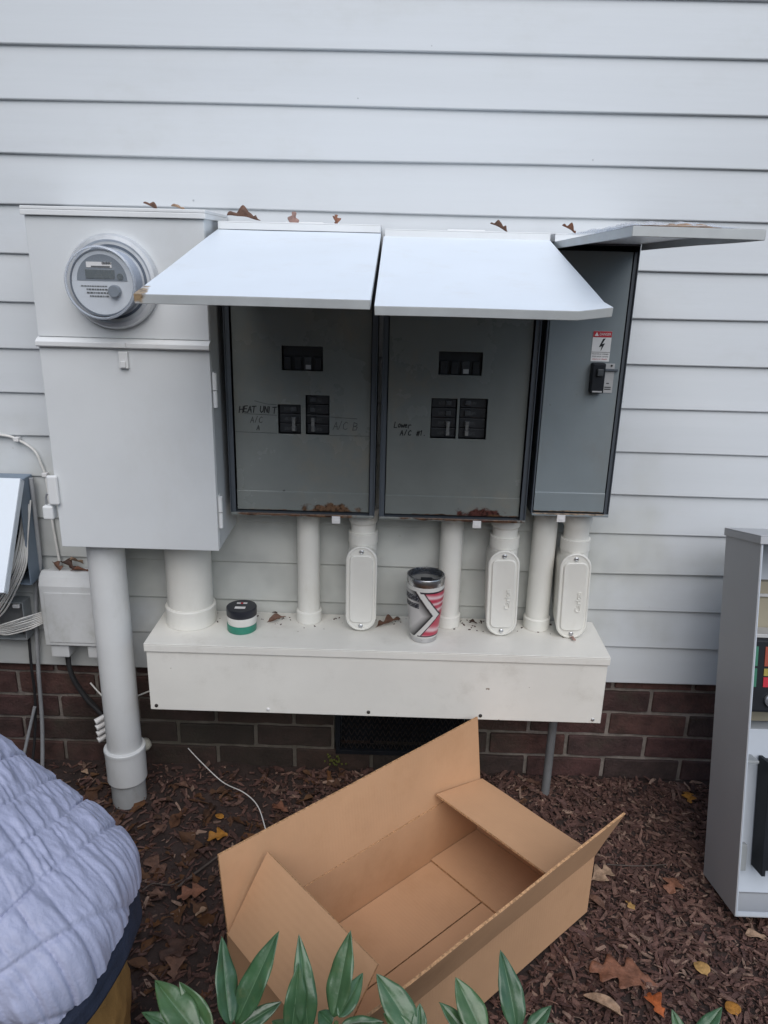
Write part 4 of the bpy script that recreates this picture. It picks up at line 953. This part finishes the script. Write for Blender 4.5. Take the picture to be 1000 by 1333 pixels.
def leaf(label, pos, L_, W_, lobes, mat, rot, seed, curl=.25, fold=.15, tilt=(0, 0), name='fallen_leaf', group='fallen leaves', lift=.006):
    mb = oak_leaf(L_, W_, lobes, seed, curl, fold)
    R = Matrix.Rotation(rot, 4, 'Z') @ Matrix.Rotation(tilt[0], 4, 'X') @ Matrix.Rotation(tilt[1], 4, 'Y')
    p = Vector(pos); mb.v = [R @ v + p + Vector((0, 0, lift)) for v in mb.v]
    o = mb.build(name, mat, smooth=70, loc=p, solid=.0006); return tag(o, label, 'leaf', group)
def gl(px, py):
    p = un(px, py, Z=0)
    for _ in range(4): p = un(px, py, Z=gz(p.x, p.y)+.004)
    return p
for i, (lab, px, py, L_, W_, lo, mt, rt_, sd, cu, fo) in enumerate([
 ('large reddish brown oak leaf, biggest right of the cardboard box', 812, 1272, .125, .085, 3.2, 'leaf_rust', 1.2, 1, .12, .1),
 ('small yellow leaf between the big oak leaf and the grey cabinet', 913, 1264, .034, .030, 0, 'leaf_yellow', .3, 2, .3, .2),
 ('curled tan leaf blade near the bottom, below the big oak leaf', 785, 1312, .075, .022, 0, 'leaf_tan', 1.0, 3, .5, .1),
 ('bright orange crinkled leaf at the bottom edge', 852, 1313, .050, .040, 2, 'leaf_orange', .4, 4, .6, .4),
 ('round golden leaf at the bottom right', 953, 1316, .030, .030, 0, 'leaf_gold', .2, 5, .2, .1),
 ('rust coloured oak leaf left of the grey cabinet foot', 876, 1156, .055, .050, 2.2, 'leaf_rust', 2.6, 6, .3, .4),
 ('forked grey and gold oak leaf at the right corner of the box', 783, 1143, .062, .055, 2.2, 'leaf_tan', -1.1, 7, .3, .2),
 ('pale yellow leaf just right of the cardboard box', 820, 1181, .028, .026, 1, 'leaf_yellow', .5, 8, .15, .1),
 ('orange leaf lying near the brick beside the grey cabinet', 895, 1040, .045, .040, 2.2, 'leaf_gold', 2.9, 9, .3, .3),
 ('brown twisted leaf against the lower right box edge', 775, 1178, .05, .018, 0, 'leaf_brown', .7, 10, .6, .2),
 ('tan leaf below the front of the grey cabinet', 985, 1222, .045, .03, 1.2, 'leaf_tan', 1.4, 11, .3, .2),
 ('golden oak leaf left of the box flap tip', 285, 1092, .055, .045, 2.4, 'leaf_gold', 1.9, 12, .35, .3),
 ('small gold leaf above the golden oak leaf', 286, 1066, .025, .018, 0, 'leaf_gold', 1.3, 13, .2, .2),
 ('flat brown oak leaf beside the quilted jacket', 203, 1131, .07, .055, 1.6, 'leaf_brown', .9, 14, .15, .05),
 ('reddish brown oak leaf between the jacket and the box', 251, 1166, .065, .05, 2.6, 'leaf_rust', 2.0, 15, .3, .2),
 ('brown oak leaf tip just left of the reddish leaf', 205, 1168, .045, .032, 2.2, 'leaf_brown', 1.5, 16, .35, .3),
 ('thin brown leaf below the trough near the brick', 238, 1025, .045, .022, 1.5, 'leaf_brown', 1.2, 17, .3, .2),
 ('brown leaf touching the foot of the tall conduit', 152, 1072, .045, .035, 1.6, 'leaf_brown', .4, 18, .4, .3),
 ('dull brown leaf right of the tall conduit foot', 208, 1082, .04, .035, 2.0, 'leaf_brown', 2.6, 19, .3, .3),
 ('large dark brown leaf below the reddish leaf', 232, 1238, .075, .06, 2.2, 'leaf_dark', 2.4, 20, .2, .2),
 ('brown leaf left of the large green leaves', 228, 1262, .06, .045, 1.8, 'leaf_brown', .2, 21, .35, .3),
 ('small tan leaf scrap below the reddish leaf', 263, 1190, .03, .016, 1.0, 'leaf_tan', 2.5, 22, .4, .3),
 ('faded orange leaf left of the tall conduit, by the brick', 112, 1008, .025, .02, 1.0, 'leaf_tan', 1.0, 23, .3, .3),
 ('brown leaf in the shade behind the box flap', 365, 1055, .05, .035, 2.0, 'leaf_rust', 1.1, 24, .35, .2),
 ('small dead leaf by the grey conduit under the trough', 695, 1022, .04, .025, 1.2, 'leaf_brown', 1.3, 25, .3, .2),
 ]):
    leaf(lab, gl(px, py), L_, W_, lo, mt, rt_, sd*3+1, cu, fo)
# leaves resting on the equipment
zt = TZ1
for lab, p, L_, W_, lo, mt, r, sd, tl, cu in [
 ('curled tan leaf right of the tape rolls on the trough', (-.168, -.050, zt), .060, .026, 1, 'leaf_brown', -1.2, 31, (.1, .3), .6),
 ('brown oak leaf left of the tumbler on the trough', (.098, -.052, zt), .085, .045, 2.5, 'leaf_brown', -1.1, 32, (.1, .0), .45),
 ('small tan leaf scrap below the rightmost oval fitting', (.524, -.100, zt), .026, .022, 1, 'leaf_pink', .5, 33, (.0, .0), .2),
 ('tiny dark leaf scrap behind the tape rolls', (-.178, -.012, zt), .018, .009, 0, 'leaf_dark', 1.4, 34, (0, 0), .3),
 ('dark leaf scrap between tumbler and middle oval fitting', (.300, -.030, zt), .03, .016, 1.5, 'leaf_dark', 1.0, 35, (0, 0), .5),
 ('brown curled leaf on top of the meter cabinet', (-.395, -.075, 1.368), .045, .03, 1, 'leaf_brown', 1.5, 36, (.5, .4), .8),
 ('small tan leaf at the right end of the meter cabinet top', (-.340, -.07, 1.366), .04, .02, 1, 'leaf_tan', 1.5, 37, (.3, .2), .7),
 ('twisted dark leaf at the left end above the HEAT UNIT panel', (-.215, -.055, 1.352), .085, .028, 2, 'leaf_brown', 1.6, 38, (.1, .5), .8),
 ('pinkish upright leaf on the HEAT UNIT panel top', (-.112, -.075, 1.352), .036, .036, 1, 'leaf_pink', .2, 39, (1.3, .0), .4),
 ('small rust brown leaf near the right of the HEAT UNIT panel top', (-.030, -.065, 1.352), .030, .030, 2, 'leaf_rust', .5, 40, (1.2, .3), .4),
 ('brown leaf cluster on top of the middle panel', (.297, -.055, 1.345), .05, .03, 2, 'leaf_brown', 1.3, 41, (.4, .3), .8),
 ('brown leaf on top of the narrow panel behind its lid', (.437, -.055, 1.344), .045, .035, 2, 'leaf_rust', 1.6, 42, (.5, .2), .8),
 ('rusty brown leaf on the left of the telecom enclosure top', (-.690, -.030, .572), .05, .034, 1.5, 'leaf_brown', .8, 43, (.3, .3), .6),
 ('crumpled dark leaf in the middle of the telecom enclosure top', (-.662, -.030, .574), .06, .04, 1.6, 'leaf_dark', 1.2, 47, (.4, .1), .7),
 ('pale tan leaf behind the others on the telecom enclosure top', (-.650, -.012, .578), .05, .03, 1.2, 'leaf_tan', 2.4, 48, (.5, .3), .7),
 ('reddish leaf on the right of the telecom enclosure top', (-.628, -.040, .566), .06, .04, 1.6, 'leaf_rust', 1.9, 44, (.2, .2), .5),
 ]:
    leaf(lab, p, L_*.8, W_*.8, lo, mt, r, sd, cu, .2, tl, group='dead leaves resting on the equipment', lift=.004)
rn = random.Random(77); V = []; F = []
for i in range(620):
    if rn.random() < .8: x = rn.uniform(-1.0, .05); y = rn.uniform(-1.0, -.01)
    else: x = rn.uniform(-.1, 1.4); y = rn.uniform(-.9, 0)
    if x > .25 and rn.random() < .6: continue
    L_ = rn.uniform(.018, .070); q = oak_leaf(L_, L_*rn.uniform(.4, .75), rn.choice((1, 1.6, 2.2)), i, rn.uniform(.1, .6), rn.uniform(-.2, .4))
    R = Matrix.Rotation(rn.uniform(0, 6.3), 4, 'Z') @ Matrix.Rotation(rn.gauss(0, .3), 4, 'X') @ Matrix.Rotation(rn.gauss(0, .3), 4, 'Y')
    p = Vector((x, y, gz(x, y)+.003)); o = len(V); V += [R @ v + p for v in q.v]; F += [tuple(k+o for k in f) for f in q.f]
mb = MB(); mb.v = V; mb.f = F; mb.fm = [0]*len(F)
tag(mb.build('leaf_litter', 'litter', smooth=70, recalc=False), 'dark rotting leaf scraps scattered through the mulch', 'leaf litter', kind='stuff')
for lab, pts, r in (('thin dark twig lying between the jacket and the box', [(232, 1158), (250, 1143), (270, 1128), (296, 1108)], .0035), ('short pale twig in the leaf litter by the jacket', [(186, 1162), (200, 1153), (222, 1155), (238, 1148)], .002), ('straight brown stick on the mulch left of the grey cabinet', [(790, 1128), (830, 1130), (868, 1128)], .0016)):
    P = [gl(*p) + Vector((0, 0, .006)) for p in pts]; o = MB().tube(P, lambda s_: r*(1-.5*s_), 7, 6).build('twig', 'twig', smooth=60, loc=P[0]); tag(o, lab, 'twig')

# ================================================================ EVERGREEN SHRUBS IN FRONT
def blade(name, parent, P, Q, N, wd, bow=.08, fold=.22, seed=0, wpos=.45):
    P = Vector(P); Q = Vector(Q); d = Q-P; L_ = d.length; d.normalize(); N = Vector(N); N = (N - d*N.dot(d)).normalized(); X = d.cross(N).normalized()
    cols = [-1, -.72, -.40, -.16, -.035, .035, .16, .40, .72, 1]; nt_ = 22; vs = []; rn = random.Random(seed); k1 = rn.uniform(-.05, .05); tw = rn.uniform(-.25, .25)
    for j in range(nt_):
        t_ = j/(nt_-1); w_ = wd/2*(sin(pi*t_**(.75))**.85 if 0 < t_ < 1 else 0) + .0011*(1-t_)
        c = P + d*(L_*t_) + N*(bow*L_*(4*t_*(1-t_))*.5 - bow*L_*1.2*t_*t_) + X*(k1*L_*t_*t_)
        for s_ in cols:
            und = .018*L_*sin(t_*16 + s_*2 + seed)*abs(s_)**2*(w_/(wd/2+1e-6))
            a = tw*t_; vs.append(c + (X*cos(a)+N*sin(a))*(s_*w_) + N*(fold*w_*abs(s_)**1.2 + und - (.0012 if abs(s_) < .1 else 0)))
    n = len(cols); fs = []; mi = []
    for j in range(nt_-1):
        for i in range(n-1): fs.append((j*n+i, j*n+i+1, (j+1)*n+i+1, (j+1)*n+i)); mi.append(1 if i == 4 else 0)
    mb = MB(); mb.add(vs, fs); mb.fm = mi
    return mb.build(name, ['green', 'vein'], parent, smooth=70, solid=.0006)
def shrub(label, base, whorls):
    root = thing('evergreen_shrub', label, 'shrub', base); base = Vector(base)
    for wi, (cpx, Yc, leaves, nex) in enumerate(whorls):
        c = un(cpx[0], cpx[1], Y=Yc) if len(cpx) == 2 else Vector(cpx)
        mid = base.lerp(c, .5) + Vector((random.uniform(-.03, .03), random.uniform(-.03, .02), -.05))
        MB().tube([base + Vector((random.uniform(-.02, .02), random.uniform(-.02, .02), -.03)), mid, c], lambda s_: .0065-.0035*s_, 8, 8).build('stem', 'stem', root, smooth=60)
        for li, (bp, tip, wpx, dy) in enumerate(leaves):
            P = un(bp[0], bp[1], Y=Yc+random.uniform(-.004, .012)); Q = un(tip[0], tip[1], Y=Yc+dy)
            dist = (P-CAMPOS).dot(FW); N = (CAMPOS-P).normalized()*.8 + Vector((random.uniform(-.5, .5), random.uniform(-.2, .3), .45))
            pb = P - (P-c)*.0
            blade('leaf', root, c.lerp(P, .75), Q, N, wpx*dist/1000*.86, random.uniform(-.02, .10), random.uniform(.10, .3), wi*10+li)
        for k in range(nex):
            a = 2*pi*k/nex + random.uniform(-.3, .3); L_ = random.uniform(.075, .11)
            dr = Vector((cos(a)*.9, -abs(sin(a))*.8-.1, random.uniform(-.35, .1))); P = c - Vector((0, .004, .012+.01*k/nex))
            blade('leaf', root, P, P + dr.normalized()*L_, Vector((0, 0, 1)), random.uniform(.030, .040), .1, .2, wi*100+k)
shrub('glossy green shrub in front of the cardboard box, along the bottom edge', (.05, -1.10, .0), [
 ((262, 1352), -.99, [((256, 1345), (199, 1277), 46, .05), ((278, 1345), (236, 1276), 34, .05), ((240, 1350), (183, 1318), 26, .02)], 6),
 ((303, 1338), -.98, [((299, 1333), (287, 1219), 37, .06), ((309, 1331), (362, 1213), 40, .06), ((316, 1338), (367, 1304), 24, .03)], 5),
 ((400, 1352), -.98, [((402, 1340), (387, 1221), 34, .06), ((372, 1345), (392, 1255), 33, .04), ((385, 1350), (352, 1330), 28, .02), ((392, 1350), (378, 1308), 22, .03)], 6),
 ((438, 1330), -.975, [((433, 1322), (456, 1211), 38, .06), ((442, 1322), (475, 1268), 27, .05), ((430, 1335), (415, 1315), 24, .02), ((445, 1340), (500, 1330), 24, .01)], 5),
 ((540, 1352), -.99, [((537, 1340), (491, 1267), 44, .05), ((535, 1347), (500, 1318), 26, .02), ((548, 1345), (546, 1306), 22, .03)], 6),
 ((633, 1355), -.99, [((628, 1345), (593, 1272), 42, .05), ((600, 1352), (576, 1303), 26, .03)], 6),
 ((678, 1348), -.985, [((671, 1338), (655, 1237), 37, .06), ((690, 1342), (718, 1309), 22, .03), ((680, 1350), (738, 1335), 22, .02)], 5)]
 + [((x, y, z), y, [], 8) for x, y, z in ((-.20, -1.12, .46), (-.08, -1.08, .40), (.03, -1.14, .48), (.12, -1.08, .40), (.22, -1.13, .47), (.31, -1.09, .41), (.10, -1.20, .52), (-.10, -1.22, .5), (.27, -1.21, .5))])
shrub('leaf tips of a second green shrub at the bottom right', (.60, -1.12, .0), [
 ((905, 1362), -.98, [((885, 1352), (874, 1314), 17, .03), ((906, 1350), (942, 1313), 24, .03)], 6)]
 + [((x, y, z), y, [], 8) for x, y, z in ((.46, -1.10, .42), (.55, -1.14, .46), (.65, -1.10, .42), (.74, -1.13, .44), (.60, -1.22, .5))])

# ================================================================ PERSON KNEELING AT THE LEFT
def skin_mesh(name, pts, edges, mat, parent, root, sub=2):
    names = list(pts); org = ORG[parent.name]
    me_ = bpy.data.meshes.new(name); me_.from_pydata([tuple(Vector(pts[k][0])-org) for k in names], [(names.index(a), names.index(b)) for a, b in edges], [])
    o = link(name, me_, parent); me_.materials.append(M[mat])
    md = o.modifiers.new('skin', 'SKIN'); md.use_smooth_shade = True
    if not me_.skin_vertices:
        bpy.context.view_layer.objects.active = o
        bpy.ops.mesh.customdata_skin_add()
    for i, k in enumerate(names):
        r = pts[k][1]; r = r if isinstance(r, tuple) else (r, r)
        me_.skin_vertices[0].data[i].radius = r; me_.skin_vertices[0].data[i].use_root = (k == root)
    md2 = o.modifiers.new('sub', 'SUBSURF'); md2.levels = sub; md2.render_levels = sub
    return o
SPN = [((-.362, -.92, .375), .152, .122), ((-.362, -.918, .428), .162, .132), ((-.412, -.915, .480), .168, .122), ((-.478, -.91, .536), .174, .119), ((-.555, -.90, .592), .178, .122), ((-.625, -.89, .645), .18, .118), ((-.690, -.885, .675), .105, .085), ((-.715, -.884, .69), .075, .07)]
def sp_eval(t):
    x = max(0, min(len(SPN)-1.0001, t*(len(SPN)-1))); i = int(x); f = x-i
    def cr(fn):
        p = [fn(SPN[max(0, min(len(SPN)-1, i+k))]) for k in (-1, 0, 1, 2)]
        return .5*((2*p[1]) + (p[2]-p[0])*f + (2*p[0]-5*p[1]+4*p[2]-p[3])*f*f + (3*p[1]-p[0]-3*p[2]+p[3])*f**3)
    return cr(lambda s: Vector(s[0])), cr(lambda s: s[1]), cr(lambda s: s[2])
def sp_frame(t):
    c, a, b = sp_eval(t); c0 = sp_eval(max(0, t-.02))[0]; c1 = sp_eval(min(1, t+.02))[0]; tg = (c1-c0).normalized()
    s_ = Vector((0, -1, 0)); s_ = (s_ - tg*s_.dot(tg)).normalized(); nb = s_.cross(tg); nb = nb if nb.x+nb.z > 0 else -nb
    return c, a, b, tg, s_, nb
per = thing('person', 'person kneeling at the left in a quilted lavender grey jacket and tan trousers', 'person', (-.40, -.92, .0))
Lz = .50
FRN = [sp_frame(i_/500) for i_ in range(501)]
def frame_at(v):
    x = max(0, min(499.999, v*500)); i_ = int(x); f = x-i_; A_, B_ = FRN[i_], FRN[i_+1]
    return tuple(A_[q]*(1-f) + B_[q]*f for q in range(6))
def hem_v(k): return (.047 + .016*max(0, sin(k)) + .120*max(0, .55-sin(k)))/Lz
def jacket(u, v):
    k = 2*pi*u; v0 = hem_v(k)
    hem = max(0, 1-v*14); v = v0 + (1-v0)*v
    c, a, b, tg, s_, nb = frame_at(v); off = Vector((0, 0, 0))
    S1 = u*2*pi*.165; T1 = v*Lz
    # stitched diamonds: two families of lines, soft puffs between
    wob = .007*noise.noise((S1*8, T1*8, 3)); f1 = (T1 + .22*S1 + wob)/.043; f2 = (S1 - .55*T1 + .7*wob)/.036
    d1 = abs(f1-round(f1))*.043; d2 = abs(f2-round(f2))*.036      # metres to the nearest seam
    g1 = min(1, d1/.0036); g2 = min(1, d2/.0030); q = (g1*(2-g1))*(.35+.65*g2*(2-g2))
    puff = .0025*q + .0026*(min(1, d1/.0215)*min(1, d2/.018))**.7
    wr = .0062*abs(noise.noise((S1*44-T1*26, T1*11+S1*5, 1.7))) + .0040*abs(noise.noise((S1*92-T1*48, T1*24+S1*8, 7))) + .0014*noise.noise((S1*170, T1*120, 5)) + .006*noise.noise((S1*9, T1*9, 9))
    fold = .008*max(0, sin(9*T1*6+cos(k)*2.0))*max(0, cos(k)-.3)*max(0, 1-abs(v-.22)*4)
    rr = 1.0; add = puff + wr*(.35+.65*q) + fold - .006*hem*hem + .004*sin(pi*hem)
    e = (abs(cos(k))**2.3 + abs(sin(k))**2.3)**(-1/2.3)
    return c + off + (s_*cos(k)*a + nb*sin(k)*b)*e + (s_*cos(k)+nb*sin(k)).normalized()*add
mb = MB(); mb.grid(460, 260, jacket, cu=True); jk = mb.build('jacket', 'jacket', per, smooth=80)
# navy shirt tail below the hem
mb = MB()
def shirt(u, v):
    k = 2*pi*u; e = (abs(cos(k))**2.3 + abs(sin(k))**2.3)**(-1/2.3); t_ = .10*v - .055
    c, a, b, tg, s_, nb = frame_at(hem_v(k) + max(0, t_)*1.2)
    return c + tg*min(0, t_)*.75 + (s_*cos(k)*a + nb*sin(k)*b)*e*(.955 + .3*min(0, t_)) + nb*(.003*noise.noise((u*14, v*5, 1)))
mb.grid(120, 24, shirt, cu=True); mb.build('shirt', 'shirt', per, smooth=80, solid=.002)
TR = {'pel': ((-.385, -.92, .265), (.155, .135)), 'wa': ((-.375, -.92, .345), (.150, .112)),
      'hL': ((-.43, -1.01, .235), .105), 'kL': ((-.70, -1.05, .085), .072), 'cL': ((-.52, -1.03, .065), .066), 'aL': ((-.34, -1.01, .06), .050),
      'hR': ((-.43, -.83, .235), .105), 'kR': ((-.70, -.79, .085), .072), 'cR': ((-.52, -.81, .065), .066), 'aR': ((-.34, -.83, .06), .050)}
tr_ = skin_mesh('trousers', TR, [('wa', 'pel'), ('pel', 'hL'), ('hL', 'kL'), ('kL', 'cL'), ('cL', 'aL'), ('pel', 'hR'), ('hR', 'kR'), ('kR', 'cR'), ('cR', 'aR')], 'trouser', per, 'pel', 3)
def seat(u, v):
    C = [((-.385, -.92, .430), .090, .065), ((-.388, -.92, .39), .112, .084), ((-.392, -.92, .33), .142, .108), ((-.396, -.92, .25), .172, .132), ((-.41, -.92, .16), .170, .135), ((-.42, -.92, .10), .12, .10), ((-.42, -.92, .085), .02, .02)]
    x = min(len(C)-1.001, v*(len(C)-1)); i = int(x); f = x-i; f = f*f*(3-2*f); c = Vector(C[i][0]).lerp(Vector(C[i+1][0]), f); a = C[i][1]*(1-f)+C[i+1][1]*f; b = C[i][2]*(1-f)+C[i+1][2]*f
    k = 2*pi*u; e = (abs(cos(k))**2.4 + abs(sin(k))**2.4)**(-1/2.4)
    w_ = 1 + .05*noise.noise((u*14, v*6, 2)) + .06*(.4-abs(noise.noise((u*9+v*5, v*9, 6)))) + .02*noise.noise((u*40, v*24, 8))
    return c + Vector((0, 0, .030*max(0, cos(k))**1.3*max(0, 1-v*3))) + (Vector((0, -1, 0))*cos(k)*a + Vector((1, 0, 0))*sin(k)*b)*e*w_
mb = MB(); mb.grid(140, 70, seat, cu=True); mb.build('trouser_seat', 'trouser', per, smooth=80)
tx = bpy.data.textures.new('cloth folds', 'CLOUDS'); tx.noise_scale = .06
dm = tr_.modifiers.new('folds', 'DISPLACE'); dm.texture = tx; dm.strength = .022; dm.mid_level = .5
BODY = {'pel': ((-.39, -.92, .27), .075), 'sp': ((-.38, -.918, .42), .075), 'ch': ((-.50, -.905, .57), .10), 'ne': ((-.69, -.886, .675), .052), 'h0': ((-.745, -.882, .70), (.055, .06)), 'h1': ((-.79, -.880, .715), (.078, .088)), 'h2': ((-.845, -.878, .74), (.082, .088)), 'h3': ((-.885, -.878, .755), (.055, .06)),
  'sL': ((-.60, -1.04, .61), .05), 'eL': ((-.80, -1.00, .45), .040), 'wL': ((-.93, -.80, .47), .026), 'pL': ((-.955, -.745, .475), (.034, .016)),
  'sR': ((-.60, -.74, .61), .05), 'eR': ((-.74, -.56, .50), .040), 'wR': ((-.83, -.33, .50), .026), 'pR': ((-.845, -.275, .505), (.034, .016)),
  'tL': ((-.43, -1.00, .21), .05), 'kL': ((-.69, -1.045, .085), .040), 'aL': ((-.36, -1.01, .06), .032), 'tR': ((-.43, -.84, .21), .05), 'kR': ((-.69, -.795, .085), .040), 'aR': ((-.36, -.83, .06), .032)}
ED = [('pel', 'sp'), ('sp', 'ch'), ('ch', 'ne'), ('ne', 'h0'), ('h0', 'h1'), ('h1', 'h2'), ('h2', 'h3'), ('ch', 'sL'), ('sL', 'eL'), ('eL', 'wL'), ('wL', 'pL'), ('ch', 'sR'), ('sR', 'eR'), ('eR', 'wR'), ('wR', 'pR'), ('pel', 'tL'), ('tL', 'kL'), ('kL', 'aL'), ('pel', 'tR'), ('tR', 'kR'), ('kR', 'aR')]
for sd_, pp, dr in (('L', Vector((-.955, -.745, .475)), Vector((-.35, .93, .06))), ('R', Vector((-.845, -.275, .505)), Vector((-.25, .96, .08)))):
    dr.normalize(); sx = dr.cross(Vector((0, 0, 1))).normalized()
    for fi, (off, ln) in enumerate(((-.024, .062), (-.008, .072), (.008, .068), (.023, .054))):
        b0 = pp + dr*.030 + sx*off; b1 = b0 + dr*ln*.5 + Vector((0, 0, -.006)); b2 = b1 + dr*ln*.4 + Vector((0, 0, -.016))
        for nm, p_, r_ in (('a', b0, .0090), ('b', b1, .0084), ('c', b2, .0072)): BODY[f'f{sd_}{fi}{nm}'] = (p_, r_)
        ED += [('p'+sd_, f'f{sd_}{fi}a'), (f'f{sd_}{fi}a', f'f{sd_}{fi}b'), (f'f{sd_}{fi}b', f'f{sd_}{fi}c')]
    t0 = pp + sx*-.032 + dr*-.004; t1 = t0 + dr*.032 - sx*.016 + Vector((0, 0, -.008)); BODY[f't{sd_}0'] = (t0, .011); BODY[f't{sd_}1'] = (t1, .009); ED += [('p'+sd_, f't{sd_}0'), (f't{sd_}0', f't{sd_}1')]
bd_ = skin_mesh('body', BODY, ED, 'skin', per, 'pel', 2)
# sleeves
for nm, P, rr in (('sleeve', [(-.53, -1.01, .60), (-.62, -1.06, .60), (-.72, -1.05, .52), (-.81, -1.00, .455), (-.87, -.90, .465), (-.92, -.815, .47)], .066), ('sleeve', [(-.53, -.79, .60), (-.61, -.73, .60), (-.68, -.64, .54), (-.75, -.55, .505), (-.79, -.44, .50), (-.825, -.345, .50)], .066)):
    Q = spline(P, 12); mb = MB(); rings = []; nn = None
    for i, p in enumerate(Q):
        tg = (Q[min(i+1, len(Q)-1)]-Q[max(i-1, 0)]).normalized(); nn = tg.orthogonal().normalized() if nn is None else (nn - tg*nn.dot(tg)).normalized(); b_ = tg.cross(nn); s = i/(len(Q)-1)
        rings.append([p + (nn*cos(2*pi*k/36)+b_*sin(2*pi*k/36))*((rr*(1-.40*s)) + .005*abs(sin(s*26)) + .003*sin(k*2+s*40)) for k in range(36)])
    mb.ring_loft(rings, cap=False).build(nm, 'jacket', per, smooth=80)
for sy in (-1.01, -.83):
    mb = MB(); rings = []
    for x, z0, w_, h in ((-.375, .055, .040, .050), (-.33, .05, .043, .048), (-.29, .04, .046, .040), (-.24, .034, .045, .034), (-.20, .03, .032, .026), (-.19, .03, .01, .010)):
        rings.append([Vector((x, sy + w_*cos(2*pi*k/20), z0 + h*sin(2*pi*k/20)*.9)) for k in range(20)])
    mb.ring_loft(rings).build('boot', 'boot', per, smooth=50)
# hair and face
mb = MB(); hc = Vector((-.835, -.879, .745)); ha = Vector((-.62, .02, .30)).normalized()
def hairf(u, v):
    th = pi*.62*v; ph = 2*pi*u; up = Vector((.55, 0, .83)).normalized(); x = Vector((0, 1, 0)); y = up.cross(x)
    r = .096 + .005*noise.noise((u*30, v*14, 2)); return hc + (up*cos(th) + (x*cos(ph)*.92+y*sin(ph)*1.08)*sin(th))*r
mb.grid(60, 24, hairf, cu=True); mb.build('hair', 'hair', per, smooth=80)
fd = Vector((-.75, 0, -.66)).normalized(); fu = Vector((-.66, 0, .75)).normalized()
for s_ in (-1, 1):
    e_ = hc + fd*.066 + Vector((0, s_*.032, 0)); MB().lathe([(.001, -.011), (.008, -.008), (.011, 0), (.008, .008), (.001, .011)], e_, fd, 14).build('eye', 'label_white', per, smooth=60)
    MB().lathe([(.003, -.012), (.017, -.006), (.017, .004), (.004, .010)], hc + Vector((.0, s_*.090, -.01)) - fu*.01, (0, s_, 0), 14).build('ear', 'skin', per, smooth=60)
MB().lathe([(.016, 0), (.013, .016), (.007, .026), (.001, .029)], hc + fd*.078 - fu*.024, (fd - fu*.25), 14).build('nose', 'skin', per, smooth=60)
MB().tube([hc + fd*.078 - fu*.060 + Vector((0, -.022, 0)), hc + fd*.084 - fu*.062, hc + fd*.078 - fu*.060 + Vector((0, .022, 0))], .0055, 8, 6).build('mouth', 'label_red', per, smooth=60)

# grit and leaf crumbs along the back of the trough lid
mb = MB(); rn = random.Random(55)
for i in range(150):
    x = rn.uniform(TX0+.02, TX1-.02); y = -.012 - abs(rn.gauss(0, .028)); q = rn.uniform(.0008, .0028); a = rn.uniform(0, 3)
    if y < TY+.01: continue
    mb.M = Matrix.Translation((x, y, TZ1+q*.35)) @ Matrix.Rotation(a, 4, 'Z'); mb.box(-q, q, -q*.5, q*.5, -q*.3, q*.3)
tag(mb.build('debris', 'leaf_dark', loc=(.05, -.03, TZ1)), 'dark leaf crumbs and grit scattered on top of the trough', 'debris', kind='stuff')
